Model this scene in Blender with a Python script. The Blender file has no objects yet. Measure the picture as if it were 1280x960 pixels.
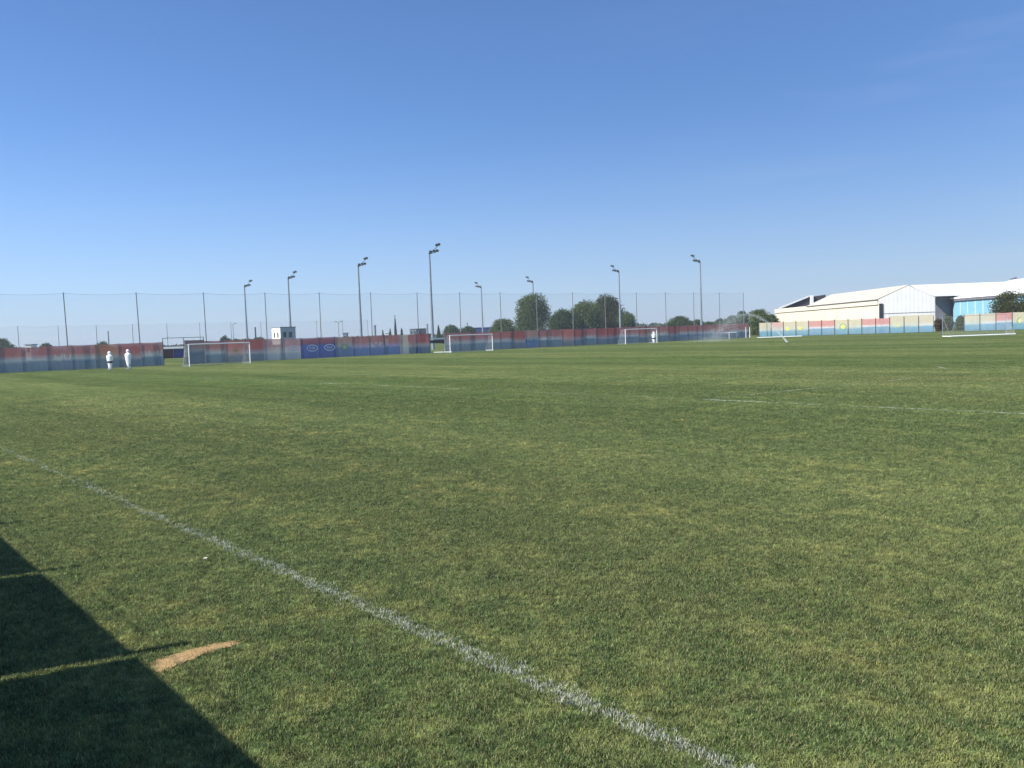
import bpy, math, random
import numpy as np
from mathutils import Vector, Matrix

random.seed(11)
RNG = np.random.default_rng(5)
C = bpy.context.scene.collection
scene = bpy.context.scene
R = math.radians

# ------------------------------------------------------------------ camera
CAM_H = 2.2
FPX = 1065.0
PITCH = math.atan(61.16 / FPX)
ROLL = math.atan(0.036)
fw = Vector((0, math.cos(PITCH), -math.sin(PITCH)))
up0 = Vector((0, math.sin(PITCH), math.cos(PITCH)))
r0 = Vector((1, 0, 0))
upv = up0 * math.cos(ROLL) + r0 * math.sin(ROLL)
rtv = r0 * math.cos(ROLL) - up0 * math.sin(ROLL)
cam_loc = Vector((0, 0, CAM_H))


def ray(px, py):
    return fw + rtv * ((px - 640) / FPX) + upv * (-(py - 480) / FPX)


def G(px, py, z=0.0):
    d = ray(px, py)
    t = (z - CAM_H) / d.z
    return cam_loc + d * t


def at(px, py, Y):
    d = ray(px, py)
    return cam_loc + d * (Y / d.y)


cd = bpy.data.cameras.new("camera")
cam = bpy.data.objects.new("camera", cd)
C.objects.link(cam)
M = Matrix((rtv, upv, -fw)).transposed().to_4x4()
M.translation = cam_loc
cam.matrix_world = M
cd.sensor_width = 36
cd.lens = 36 * FPX / 1280
cd.clip_start = 0.05
cd.clip_end = 6000
scene.camera = cam

# ------------------------------------------------------------------ light
SUN_AZ = math.atan2(-0.905, -0.425)      # azimuth from +Y towards +X
SUN_EL = R(38)
S = Vector((math.sin(SUN_AZ) * math.cos(SUN_EL), math.cos(SUN_AZ) * math.cos(SUN_EL), math.sin(SUN_EL)))
ld = bpy.data.lights.new("sun", 'SUN')
ld.energy = 4.6
ld.angle = R(0.5)
ld.color = (1.0, 0.955, 0.88)
sun = bpy.data.objects.new("sun", ld)
C.objects.link(sun)
sun.rotation_euler = S.to_track_quat('Z', 'Y').to_euler()
sun.location = (-60, -20, 60)

w = bpy.data.worlds.new("World")
scene.world = w
w.use_nodes = True
nt = w.node_tree
bg = nt.nodes['Background']
sky = nt.nodes.new('ShaderNodeTexSky')
sky.sky_type = 'NISHITA'
sky.sun_disc = False
sky.sun_elevation = SUN_EL
sky.sun_rotation = (-SUN_AZ) % (2 * math.pi)
sky.altitude = 100
sky.air_density = 1.0
sky.dust_density = 0.3
sky.ozone_density = 1.6
hs = nt.nodes.new('ShaderNodeMix')
hs.data_type, hs.blend_type = 'RGBA', 'MULTIPLY'
hs.inputs[0].default_value = 1.0
gm = nt.nodes.new('ShaderNodeGamma')
gm.inputs[1].default_value = .85
nt.links.new(sky.outputs[0], gm.inputs[0])
nt.links.new(gm.outputs[0], hs.inputs[6])
hs.inputs[7].default_value = (.87, 1.26, 1.90, 1)      # the phone's cool white balance on the clear sky
nt.links.new(hs.outputs[2], bg.inputs['Color'])
# faint high cirrus streaks, upper right
wc = nt.nodes.new('ShaderNodeTexCoord')
mp = nt.nodes.new('ShaderNodeMapping')
mp.inputs['Rotation'].default_value = (0, R(24), 0)
mp.inputs['Scale'].default_value = (3.0, 3.0, 22.0)
nt.links.new(wc.outputs['Generated'], mp.inputs[0])
wn = nt.nodes.new('ShaderNodeTexNoise')
wn.inputs['Scale'].default_value = 1.3
wn.inputs['Detail'].default_value = 6
nt.links.new(mp.outputs[0], wn.inputs['Vector'])
wr = nt.nodes.new('ShaderNodeMapRange')
wr.inputs['From Min'].default_value = .52
wr.inputs['From Max'].default_value = .78
wr.inputs['To Max'].default_value = .07
nt.links.new(wn.outputs['Fac'], wr.inputs['Value'])
wx = nt.nodes.new('ShaderNodeSeparateXYZ')
nt.links.new(wc.outputs['Generated'], wx.inputs[0])
wm_ = nt.nodes.new('ShaderNodeMapRange')
wm_.inputs['From Min'].default_value = .05
wm_.inputs['From Max'].default_value = .35
nt.links.new(wx.outputs[0], wm_.inputs['Value'])
wk = nt.nodes.new('ShaderNodeMath')
wk.operation = 'MULTIPLY'
nt.links.new(wr.outputs[0], wk.inputs[0])
nt.links.new(wm_.outputs[0], wk.inputs[1])
ws = nt.nodes.new('ShaderNodeMix')
ws.data_type = 'RGBA'
nt.links.new(wk.outputs[0], ws.inputs[0])
nt.links.new(hs.outputs[2], ws.inputs[6])
ws.inputs[7].default_value = (8.5, 9.0, 9.6, 1)
# pale summer haze low over the horizon
hz_z = nt.nodes.new('ShaderNodeMapRange')
hz_z.inputs['From Min'].default_value = 0.0
hz_z.inputs['From Max'].default_value = .26
hz_z.inputs['To Min'].default_value = 1.0
hz_z.inputs['To Max'].default_value = 0.0
nt.links.new(wx.outputs[2], hz_z.inputs['Value'])
hz_p = nt.nodes.new('ShaderNodeMath')
hz_p.operation = 'POWER'
nt.links.new(hz_z.outputs[0], hz_p.inputs[0])
hz_p.inputs[1].default_value = 2.0
hz_k = nt.nodes.new('ShaderNodeMath')
hz_k.operation = 'MULTIPLY'
nt.links.new(hz_p.outputs[0], hz_k.inputs[0])
hz_k.inputs[1].default_value = .62
hz_m = nt.nodes.new('ShaderNodeMix')
hz_m.data_type = 'RGBA'
nt.links.new(hz_k.outputs[0], hz_m.inputs[0])
nt.links.new(ws.outputs[2], hz_m.inputs[6])
hz_m.inputs[7].default_value = (6.1, 7.1, 9.0, 1)
nt.links.new(hz_m.outputs[2], bg.inputs['Color'])
bg.inputs['Strength'].default_value = 0.055
scene.view_settings.view_transform = 'Standard'
scene.view_settings.look = 'None'
scene.view_settings.exposure = 0.85
scene.view_settings.gamma = 1.0
scene.cycles.transparent_max_bounces = 24
scene.cycles.max_bounces = 6
scene.cycles.use_denoising = True


# ------------------------------------------------------------------ object helpers
def tag(o, label=None, cat=None, group=None, kind=None):
    if label: o['label'] = label
    if cat: o['category'] = cat
    if group: o['group'] = group
    if kind: o['kind'] = kind
    return o


def empty(name, loc, rz=0.0, **kw):
    o = bpy.data.objects.new(name, None)
    o.location = loc
    o.rotation_euler = (0, 0, rz)
    o.empty_display_size = 0.2
    C.objects.link(o)
    return tag(o, **kw)


class MB:
    def __init__(s):
        s.v, s.f, s.uv = [], [], {}

    def box(s, c, size, rz=0.0):
        hx, hy, hz = size[0] / 2, size[1] / 2, size[2] / 2
        n = len(s.v)
        cs, sn = math.cos(rz), math.sin(rz)
        for z in (-hz, hz):
            for x, y in ((-hx, -hy), (hx, -hy), (hx, hy), (-hx, hy)):
                s.v.append((c[0] + x * cs - y * sn, c[1] + x * sn + y * cs, c[2] + z))
        for q in ((0, 3, 2, 1), (4, 5, 6, 7), (0, 1, 5, 4), (1, 2, 6, 5), (2, 3, 7, 6), (3, 0, 4, 7)):
            s.f.append(tuple(n + i for i in q))
        return s

    def tube(s, p0, p1, ra, rb=None, n=8):
        rb = ra if rb is None else rb
        p0, p1 = Vector(p0), Vector(p1)
        d = (p1 - p0).normalized()
        a = d.orthogonal().normalized()
        b = d.cross(a)
        k = len(s.v)
        for p, r in ((p0, ra), (p1, rb)):
            for i in range(n):
                t = 2 * math.pi * i / n
                q = p + a * (r * math.cos(t)) + b * (r * math.sin(t))
                s.v.append(tuple(q))
        for i in range(n):
            j = (i + 1) % n
            s.f.append((k + i, k + j, k + n + j, k + n + i))
        s.f.append(tuple(k + i for i in reversed(range(n))))
        s.f.append(tuple(k + n + i for i in range(n)))
        return s

    def lathe(s, prof, c=(0, 0, 0), n=14, sx=1.0, sy=1.0):
        k = len(s.v)
        for r, z in prof:
            for i in range(n):
                t = 2 * math.pi * i / n
                s.v.append((c[0] + r * sx * math.cos(t), c[1] + r * sy * math.sin(t), c[2] + z))
        m = len(prof)
        for j in range(m - 1):
            for i in range(n):
                i2 = (i + 1) % n
                s.f.append((k + j * n + i, k + j * n + i2, k + (j + 1) * n + i2, k + (j + 1) * n + i))
        s.f.append(tuple(k + i for i in reversed(range(n))))
        s.f.append(tuple(k + (m - 1) * n + i for i in range(n)))
        return s

    def poly(s, pts, uvs=None):
        k = len(s.v)
        s.v += [tuple(p) for p in pts]
        s.f.append(tuple(range(k, k + len(pts))))
        if uvs: s.uv[len(s.f) - 1] = uvs
        return s

    def prism(s, pts, ext):
        """closed prism: polygon pts swept by ext"""
        k = len(s.v)
        n = len(pts)
        e = Vector(ext)
        s.v += [tuple(p) for p in pts] + [tuple(Vector(p) + e) for p in pts]
        s.f.append(tuple(range(k + n - 1, k - 1, -1)))
        s.f.append(tuple(range(k + n, k + 2 * n)))
        for i in range(n):
            j = (i + 1) % n
            s.f.append((k + i, k + j, k + n + j, k + n + i))
        return s

    def build(s, name, m, parent=None, smooth=False, fix=True):
        me = bpy.data.meshes.new(name)
        me.from_pydata(s.v, [], s.f)
        if s.uv:
            ul = me.uv_layers.new(name="UVMap")
            for fi, uvs in s.uv.items():
                p = me.polygons[fi]
                for li, q in zip(p.loop_indices, uvs):
                    ul.data[li].uv = q
        elif fix:
            import bmesh
            bm = bmesh.new()
            bm.from_mesh(me)
            bmesh.ops.recalc_face_normals(bm, faces=bm.faces)
            bm.to_mesh(me)
            bm.free()
        if smooth:
            me.polygons.foreach_set('use_smooth', [True] * len(me.polygons))
        me.materials.append(m)
        o = bpy.data.objects.new(name, me)
        C.objects.link(o)
        if parent: o.parent = parent
        return o


def copy_tree(o, parent=None):
    c = o.copy()
    C.objects.link(c)
    c.parent = parent
    for ch in list(o.children):
        copy_tree(ch, c)
    return c


# ------------------------------------------------------------------ materials
def newmat(name):
    m = bpy.data.materials.new(name)
    m.use_nodes = True
    t = m.node_tree
    return m, t, t.nodes['Principled BSDF'], t.nodes['Material Output']


def N(t, typ, **kw):
    n = t.nodes.new(typ)
    for k, v in kw.items():
        setattr(n, k, v)
    return n


def noise(t, vec, scale, detail=3.0, rough=0.55):
    n = N(t, 'ShaderNodeTexNoise')
    n.inputs['Scale'].default_value = scale
    n.inputs['Detail'].default_value = detail
    n.inputs['Roughness'].default_value = rough
    t.links.new(vec, n.inputs['Vector'])
    return n.outputs['Fac']


def ramp(t, fac, stops, interp='LINEAR'):
    n = N(t, 'ShaderNodeValToRGB')
    n.color_ramp.interpolation = interp
    e = n.color_ramp.elements
    while len(e) < len(stops): e.new(0.5)
    for k, (p, c) in zip(e, stops):
        k.position = p
        k.color = (c, c, c, 1) if isinstance(c, (int, float)) else (*c, 1)
    t.links.new(fac, n.inputs[0])
    return n.outputs[0]


def mixc(t, fac, a, b, mode='MIX'):
    n = N(t, 'ShaderNodeMix', data_type='RGBA', blend_type=mode)
    for sock, v in ((n.inputs[0], fac), (n.inputs[6], a), (n.inputs[7], b)):
        if isinstance(v, (int, float)): sock.default_value = v
        elif isinstance(v, tuple): sock.default_value = (*v, 1)
        else: t.links.new(v, sock)
    return n.outputs[2]


def mth(t, op, a, b=None, c=None):
    n = N(t, 'ShaderNodeMath', operation=op)
    for i, v in enumerate((a, b, c)):
        if v is None: continue
        if isinstance(v, (int, float)): n.inputs[i].default_value = v
        else: t.links.new(v, n.inputs[i])
    return n.outputs[0]


def paint(name, col, rough=0.6, var=0.18, scale=1.5, metal=0.0, ribs=None, ribaxis=0, spec=0.3):
    """painted / plain surface with mottled wear; ribs = spacing of sheet-metal corrugation in metres"""
    m, t, b, o = newmat(name)
    tc = N(t, 'ShaderNodeTexCoord')
    n = noise(t, tc.outputs['Object'], scale, 5.0)
    lo = tuple(c * (1 - var) for c in col)
    hi = tuple(min(1, c * (1 + var * 0.5)) for c in col)
    t.links.new(ramp(t, n, [(0.3, lo), (0.65, hi)]), b.inputs['Base Color'])
    b.inputs['Roughness'].default_value = rough
    b.inputs['Metallic'].default_value = metal
    b.inputs['Specular IOR Level'].default_value = spec
    if ribs:
        sep = N(t, 'ShaderNodeSeparateXYZ')
        t.links.new(tc.outputs['Object'], sep.inputs[0])
        x = mth(t, 'ADD', sep.outputs[0], sep.outputs[1]) if ribaxis == 2 else sep.outputs[ribaxis]
        wv = mth(t, 'SINE', mth(t, 'MULTIPLY', x, 2 * math.pi / ribs))
        bp = N(t, 'ShaderNodeBump')
        bp.inputs['Strength'].default_value = 0.25
        bp.inputs['Distance'].default_value = 0.02
        t.links.new(wv, bp.inputs['Height'])
        t.links.new(bp.outputs[0], b.inputs['Normal'])
    return m


def banner_mat(name, top, mid, bot, h, split=0.42, soft=0.16, trans=0.46, clear=0.12, letters=False):
    """printed mesh banner: top colour fading through a pale band into the bottom colour"""
    m, t, b, o = newmat(name)
    tc = N(t, 'ShaderNodeTexCoord')
    sep = N(t, 'ShaderNodeSeparateXYZ')
    t.links.new(tc.outputs['Object'], sep.inputs[0])
    nz = noise(t, tc.outputs['Object'], 2.2, 4.0)
    zz = mth(t, 'ADD', mth(t, 'DIVIDE', sep.outputs[2], h), mth(t, 'MULTIPLY', mth(t, 'SUBTRACT', nz, 0.5), 0.12))
    c = ramp(t, zz, [(0.0, tuple(k * .8 for k in bot)), (split - soft * .4, bot), (split + soft * .35, mid), (split + soft * 1.6, top), (1.0, top)])
    st = N(t, 'ShaderNodeMapping')
    st.inputs['Scale'].default_value = (5, 5, .35)
    t.links.new(tc.outputs['Object'], st.inputs[0])
    streak = noise(t, st.outputs[0], 1.0, 4.0)
    c = mixc(t, ramp(t, streak, [(0.35, 0.32), (0.7, 0.0)]), c, tuple(k * .62 + .02 for k in mid), 'MIX')
    if letters:
        lt = N(t, 'ShaderNodeMapping')
        lt.inputs['Scale'].default_value = (3.2, 3.2, 1.2)
        t.links.new(tc.outputs['Object'], lt.inputs[0])
        ln = noise(t, lt.outputs[0], 1.0, 1.0)
        band = ramp(t, zz, [(split - .02, 0.0), (split + .03, 1.0), (split + .22, 1.0), (split + .28, 0.0)])
        c = mixc(t, mth(t, 'MULTIPLY', band, ramp(t, ln, [(0.5, 0.0), (0.56, 0.75)])), c, (.55, .56, .56))
    dif = N(t, 'ShaderNodeBsdfDiffuse')
    tr = N(t, 'ShaderNodeBsdfTranslucent')
    tp = N(t, 'ShaderNodeBsdfTransparent')
    t.links.new(c, dif.inputs[0])
    t.links.new(c, tr.inputs[0])
    m1 = N(t, 'ShaderNodeMixShader')
    m1.inputs[0].default_value = trans
    t.links.new(dif.outputs[0], m1.inputs[1])
    t.links.new(tr.outputs[0], m1.inputs[2])
    m2 = N(t, 'ShaderNodeMixShader')
    m2.inputs[0].default_value = clear
    t.links.new(m1.outputs[0], m2.inputs[1])
    t.links.new(tp.outputs[0], m2.inputs[2])
    bp = N(t, 'ShaderNodeBump')
    bp.inputs['Strength'].default_value = .7
    bp.inputs['Distance'].default_value = .12
    t.links.new(noise(t, tc.outputs['Object'], 1.1, 3.0), bp.inputs['Height'])
    t.links.new(bp.outputs[0], dif.inputs['Normal'])
    t.links.new(m2.outputs[0], o.inputs['Surface'])
    t.nodes.remove(b)
    return m


def net_mat(name, col, cell, thread):
    m, t, b, o = newmat(name)
    uv = N(t, 'ShaderNodeUVMap')
    sep = N(t, 'ShaderNodeSeparateXYZ')
    t.links.new(uv.outputs[0], sep.inputs[0])
    a = mth(t, 'LESS_THAN', mth(t, 'FRACT', mth(t, 'DIVIDE', sep.outputs[0], cell)), thread / cell)
    c = mth(t, 'LESS_THAN', mth(t, 'FRACT', mth(t, 'DIVIDE', sep.outputs[1], cell)), thread / cell)
    k = mth(t, 'MAXIMUM', a, c)
    dif = N(t, 'ShaderNodeBsdfDiffuse')
    dif.inputs[0].default_value = (*col, 1)
    tp = N(t, 'ShaderNodeBsdfTransparent')
    mx = N(t, 'ShaderNodeMixShader')
    t.links.new(k, mx.inputs[0])
    t.links.new(tp.outputs[0], mx.inputs[1])
    t.links.new(dif.outputs[0], mx.inputs[2])
    t.links.new(mx.outputs[0], o.inputs['Surface'])
    t.nodes.remove(b)
    return m


def leaf_mat(name, dark, light, trans=0.3):
    m, t, b, o = newmat(name)
    g = N(t, 'ShaderNodeNewGeometry')
    n = noise(t, g.outputs['Position'], 0.9, 3.0)
    rnd = ramp(t, g.outputs['Random Per Island'], [(0.0, 0.0), (1.0, 1.0)])
    f = mth(t, 'ADD', mth(t, 'MULTIPLY', n, 0.6), mth(t, 'MULTIPLY', rnd, 0.4))
    c = ramp(t, f, [(0.28, dark), (0.72, light)])
    dif = N(t, 'ShaderNodeBsdfDiffuse')
    tr = N(t, 'ShaderNodeBsdfTranslucent')
    t.links.new(c, dif.inputs[0])
    t.links.new(mixc(t, 0.35, c, (.12, .15, .02)), tr.inputs[0])
    mx = N(t, 'ShaderNodeMixShader')
    mx.inputs[0].default_value = trans
    t.links.new(dif.outputs[0], mx.inputs[1])
    t.links.new(tr.outputs[0], mx.inputs[2])
    t.links.new(mx.outputs[0], o.inputs['Surface'])
    t.nodes.remove(b)
    return m


# pitch frame: V runs along the near touchline, U across it
TA, TB = G(909, 958), G(0, 560)
Vd = (TB - TA).normalized()
Ud = Vector((Vd.y, -Vd.x, 0))
if Ud.y < 0: Ud = -Ud


def turf_group():
    """colour of the worn turf as a function of the place on the ground"""
    g = bpy.data.node_groups.new("turf_colour", 'ShaderNodeTree')
    g.interface.new_socket("Color", in_out='OUTPUT', socket_type='NodeSocketColor')
    t = g
    out = N(t, 'NodeGroupOutput')
    geo = N(t, 'ShaderNodeNewGeometry')
    pos = geo.outputs['Position']
    flat = N(t, 'ShaderNodeMapping')
    flat.inputs['Scale'].default_value = (1, 1, 0)
    t.links.new(pos, flat.inputs[0])
    p = flat.outputs[0]
    big = noise(t, p, 0.10, 3.0)
    med = noise(t, p, 0.55, 4.0, .6)
    sm = noise(t, p, 2.6, 4.0, .62)
    fine = noise(t, p, 20.0, 4.0, .75)
    mid = noise(t, p, 7.0, 3.0, .7)
    c = ramp(t, sm, [(0.32, (.048, .082, .028)), (0.50, (.080, .115, .038)), (0.68, (.128, .160, .058))])
    # dry yellow patches
    yel = mth(t, 'MULTIPLY', ramp(t, med, [(0.46, 0.0), (0.62, 1.0)]), ramp(t, sm, [(0.45, 0.0), (0.62, 1.0)]))
    c = mixc(t, mth(t, 'MULTIPLY', yel, .60), c, (.20, .195, .062))
    # lush darker patches
    c = mixc(t, ramp(t, med, [(0.32, .55), (0.46, 0.0)]), c, (.030, .060, .022))
    # slow change across the pitch
    c = mixc(t, ramp(t, big, [(0.35, 0.0), (0.65, .5)]), c, (.098, .122, .044))
    # mowing bands parallel to the touchline, with wandering edges
    dp = N(t, 'ShaderNodeVectorMath', operation='DOT_PRODUCT')
    t.links.new(pos, dp.inputs[0])
    dp.inputs[1].default_value = tuple(Ud)
    s = mth(t, 'ADD', dp.outputs['Value'], mth(t, 'ADD', mth(t, 'MULTIPLY', mth(t, 'SUBTRACT', med, .5), 1.5), mth(t, 'MULTIPLY', mth(t, 'SUBTRACT', big, .5), 9.0)))
    band = ramp(t, mth(t, 'ADD', mth(t, 'MULTIPLY', mth(t, 'SINE', mth(t, 'MULTIPLY', s, 2 * math.pi / 9.0)), .5), .5),
                [(0.36, .93), (0.64, 1.06)])
    c = mixc(t, 1.0, c, band, 'MULTIPLY')
    wide = mth(t, 'ADD', mth(t, 'MULTIPLY', mth(t, 'SINE', mth(t, 'MULTIPLY', s, 2 * math.pi / 27.0)), .5), .5)
    c = mixc(t, 1.0, c, ramp(t, wide, [(0.25, (.84, .90, .86)), (0.70, (1.10, 1.06, 1.06))]), 'MULTIPLY')
    # long mower streaks along the touchline direction
    dv = N(t, 'ShaderNodeVectorMath', operation='DOT_PRODUCT')
    t.links.new(pos, dv.inputs[0])
    dv.inputs[1].default_value = tuple(Vd)
    cv = N(t, 'ShaderNodeCombineXYZ')
    t.links.new(mth(t, 'MULTIPLY', dp.outputs['Value'], 1.1), cv.inputs[0])
    t.links.new(mth(t, 'MULTIPLY', dv.outputs['Value'], .045), cv.inputs[1])
    streak = noise(t, cv.outputs[0], 1.0, 3.0, .6)
    c = mixc(t, 1.0, c, ramp(t, streak, [(0.34, (.80, .86, .84)), (0.66, (1.18, 1.13, 1.12))]), 'MULTIPLY')
    tex = ramp(t, fine, [(0.30, .55), (0.70, 1.45)])
    c = mixc(t, 1.0, c, tex, 'MULTIPLY')
    c = mixc(t, 1.0, c, ramp(t, mid, [(0.34, .66), (0.66, 1.34)]), 'MULTIPLY')
    t.links.new(c, out.inputs[0])
    return g


TURF = turf_group()


def turf_ground_mat():
    m, t, b, o = newmat("turf")
    gr = N(t, 'ShaderNodeGroup')
    gr.node_tree = TURF
    geo = N(t, 'ShaderNodeNewGeometry')
    c = mixc(t, 1.0, gr.outputs[0], (1.20, 1.14, 1.22), 'MULTIPLY')
    t.links.new(c, b.inputs['Base Color'])
    b.inputs['Roughness'].default_value = 1.0
    b.inputs['Specular IOR Level'].default_value = 0.0
    bp = N(t, 'ShaderNodeBump')
    bp.inputs['Strength'].default_value = 1.0
    bp.inputs['Distance'].default_value = .03
    t.links.new(noise(t, geo.outputs['Position'], 26, 4.0, .7), bp.inputs['Height'])
    t.links.new(bp.outputs[0], b.inputs['Normal'])
    return m


def blade_mat(name, paintmix=0.0):
    m, t, b, o = newmat(name)
    gr = N(t, 'ShaderNodeGroup')
    gr.node_tree = TURF
    oi = N(t, 'ShaderNodeObjectInfo')
    geo = N(t, 'ShaderNodeNewGeometry')
    c = mixc(t, 1.0, gr.outputs[0], ramp(t, oi.outputs['Random'], [(0, (.58, .68, .66)), (.6, (1.42, 1.44, 1.38)), (1, (2.62, 2.5, 2.4))]), 'MULTIPLY')
    isl = geo.outputs['Random Per Island']
    c = mixc(t, ramp(t, isl, [(.84, 0.0), (.91, .85)]), c, (.33, .32, .16))
    c = mixc(t, ramp(t, isl, [(.05, .6), (.22, 0.0)]), c, (.045, .085, .03))
    if paintmix:
        c = mixc(t, ramp(t, isl, [(1 - paintmix - .05, 0.0), (1 - paintmix + .05, 1.0)]), c, (.52, .54, .46))
    dif = N(t, 'ShaderNodeBsdfPrincipled')
    dif.inputs['Roughness'].default_value = .55
    dif.inputs['Specular IOR Level'].default_value = .25
    t.links.new(c, dif.inputs['Base Color'])
    tr = N(t, 'ShaderNodeBsdfTranslucent')
    t.links.new(c, tr.inputs[0])
    mx = N(t, 'ShaderNodeMixShader')
    mx.inputs[0].default_value = .24
    t.links.new(dif.outputs[0], mx.inputs[1])
    t.links.new(tr.outputs[0], mx.inputs[2])
    t.links.new(mx.outputs[0], o.inputs['Surface'])
    t.nodes.remove(b)
    return m


def faded_paint_mat(name, thr):
    """field-marking paint worn into the turf: broken by holes where grass shows"""
    m, t, b, o = newmat(name)
    geo = N(t, 'ShaderNodeNewGeometry')
    n1 = noise(t, geo.outputs['Position'], 30, 4.0, .7)
    n2 = noise(t, geo.outputs['Position'], .5, 3.0)
    k = ramp(t, mth(t, 'ADD', mth(t, 'MULTIPLY', n1, .6), mth(t, 'MULTIPLY', n2, .4)), [(thr, 0.0), (thr + .09, .9)])
    b.inputs['Base Color'].default_value = (.62, .66, .58, 1)
    b.inputs['Roughness'].default_value = 1
    b.inputs['Specular IOR Level'].default_value = 0
    tp = N(t, 'ShaderNodeBsdfTransparent')
    mx = N(t, 'ShaderNodeMixShader')
    t.links.new(k, mx.inputs[0])
    t.links.new(tp.outputs[0], mx.inputs[1])
    t.links.new(b.outputs[0], mx.inputs[2])
    t.links.new(mx.outputs[0], o.inputs['Surface'])
    return m


MAT = dict(
    galv=paint("galvanised_steel", (.22, .26, .31), .55, .2, 3, .15),
    polegrey=paint("grey_pole_paint", (.16, .18, .20), .5, .2, 3),
    dark=paint("dark_steel", (.04, .045, .05), .5, .3, 3),
    lampglass=paint("lamp_glass", (.35, .38, .40), .2, .1, 4),
    white=paint("white_paint", (.78, .79, .78), .45, .08, 2),
    wallwhite=paint("white_cladding", (.90, .89, .86), .55, .07, .5, ribs=.8, ribaxis=2),
    cream=paint("cream_cladding", (.68, .61, .50), .55, .07, .5, ribs=.8, ribaxis=1),
    roofcream=paint("cream_roof_sheet", (.57, .51, .42), .6, .07, .3, ribs=.9, ribaxis=1),
    roofwhite=paint("white_roof_sheet", (.80, .80, .79), .6, .05, .3, ribs=.9, ribaxis=2),
    greywall=paint("grey_cladding", (.17, .165, .19), .6, .15, .6, ribs=1.0, ribaxis=0),
    blueclad=paint("light_blue_cladding", (.21, .43, .58), .5, .10, .5, ribs=1.1, ribaxis=1),
    deepblue=paint("deep_blue_wall", (.03, .06, .22), .5, .12, .5),
    greyblock=paint("grey_render", (.22, .25, .29), .8, .12, .5),
    darkroof=paint("dark_roof_sheet", (.055, .05, .06), .8, .2, .7),
    cabinshade=paint("cabin_painted_shade", (.44, .46, .47), .5, .06, .8, ribs=.35, ribaxis=2),  # white cabin's side away from the sun, shade put into the base colour
    glass=paint("window_glass", (.03, .05, .04), .15, .2, 2, spec=.6),
    crest=paint("crest_yellow", (.62, .58, .10), .7, .1, 6),
    crestgreen=paint("crest_green", (.16, .30, .10), .7, .1, 6),
    orange=paint("crest_orange", (.62, .30, .07), .7, .1, 6),
    print=paint("white_print", (.70, .72, .76), .7, .1, 6),
    netdark=net_mat("ball_net_mesh", (.42, .45, .48), .14, .0046),
    netwhite=net_mat("goal_net_mesh", (.66, .68, .68), .12, .0032),
    bark=paint("bark", (.10, .075, .05), .9, .3, 4),
    leafa=leaf_mat("leaves_mid_green", (.038, .066, .020), (.155, .200, .064)),
    leafb=leaf_mat("leaves_dark_green", (.026, .048, .017), (.100, .142, .046)),
    leafo=leaf_mat("leaves_olive", (.035, .045, .014), (.105, .115, .040)),
    leafbrown=leaf_mat("leaves_brown", (.05, .035, .018), (.13, .095, .05)),
    leaffar=leaf_mat("leaves_far", (.028, .045, .030), (.060, .085, .050)),
    dummy=paint("dummy_white_vinyl", (.80, .81, .82), .4, .06, 3),
    black=paint("black_fabric", (.02, .02, .025), .7, .2, 5),
    sand=None,
)


def sand_mat():
    m, t, b, o = newmat("dry_sand")
    geo = N(t, 'ShaderNodeNewGeometry')
    n = noise(t, geo.outputs['Position'], 60, 6.0, .8)
    t.links.new(ramp(t, n, [(.36, (.31, .20, .09)), (.7, (.66, .46, .235))]), b.inputs['Base Color'])
    b.inputs['Roughness'].default_value = 1
    b.inputs['Specular IOR Level'].default_value = 0
    bp = N(t, 'ShaderNodeBump')
    bp.inputs['Strength'].default_value = .8
    bp.inputs['Distance'].default_value = .02
    t.links.new(n, bp.inputs['Height'])
    t.links.new(bp.outputs[0], b.inputs['Normal'])
    return m


MAT['sand'] = sand_mat()

# ------------------------------------------------------------------ ground
g = MB().poly([(-1600, -300, 0), (1600, -300, 0), (1600, 2600, 0), (-1600, 2600, 0)]).build("grass_field", turf_ground_mat(), fix=False)
tag(g, kind='structure')


def strip(name, pts, width, m, z=.004):
    mb = MB()
    pts = [Vector((p.x, p.y, z)) for p in pts]
    L, Rr = [], []
    for i, p in enumerate(pts):
        d = (pts[min(i + 1, len(pts) - 1)] - pts[max(i - 1, 0)]).normalized()
        nrm = Vector((-d.y, d.x, 0)) * (width / 2)
        L.append(p + nrm)
        Rr.append(p - nrm)
    for i in range(len(pts) - 1):
        mb.poly([Rr[i], Rr[i + 1], L[i + 1], L[i]])
    return tag(mb.build(name, m, fix=False), kind='structure')


LINE_W = .11
TL0, TL1 = TA - Vd * 1.2, TA + Vd * 62
strip("touchline", [TL0, TL1], LINE_W, faded_paint_mat("worn_line_paint", .585))
farpaint = faded_paint_mat("far_line_paint", .455)
strip("area_line", [G(250, 472.1), G(560, 485.6), G(878, 499.3)], .12, faded_paint_mat("ghost_line_paint", .508))
strip("area_line", [G(878, 499.3), G(1085, 508.5), G(1290, 517.6)], .13, farpaint)
strip("area_line", [G(878, 499.3), G(1000, 487), G(1139, 473)], .13, faded_paint_mat("faint_line_paint", .50))
strip("area_arc_line", [G(1172, 458), G(1178, 460), G(1187, 461.3), G(1205, 462), G(1240, 461.4), G(1285, 459.8)], .12, faded_paint_mat("arc_line_paint", .49))

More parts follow.
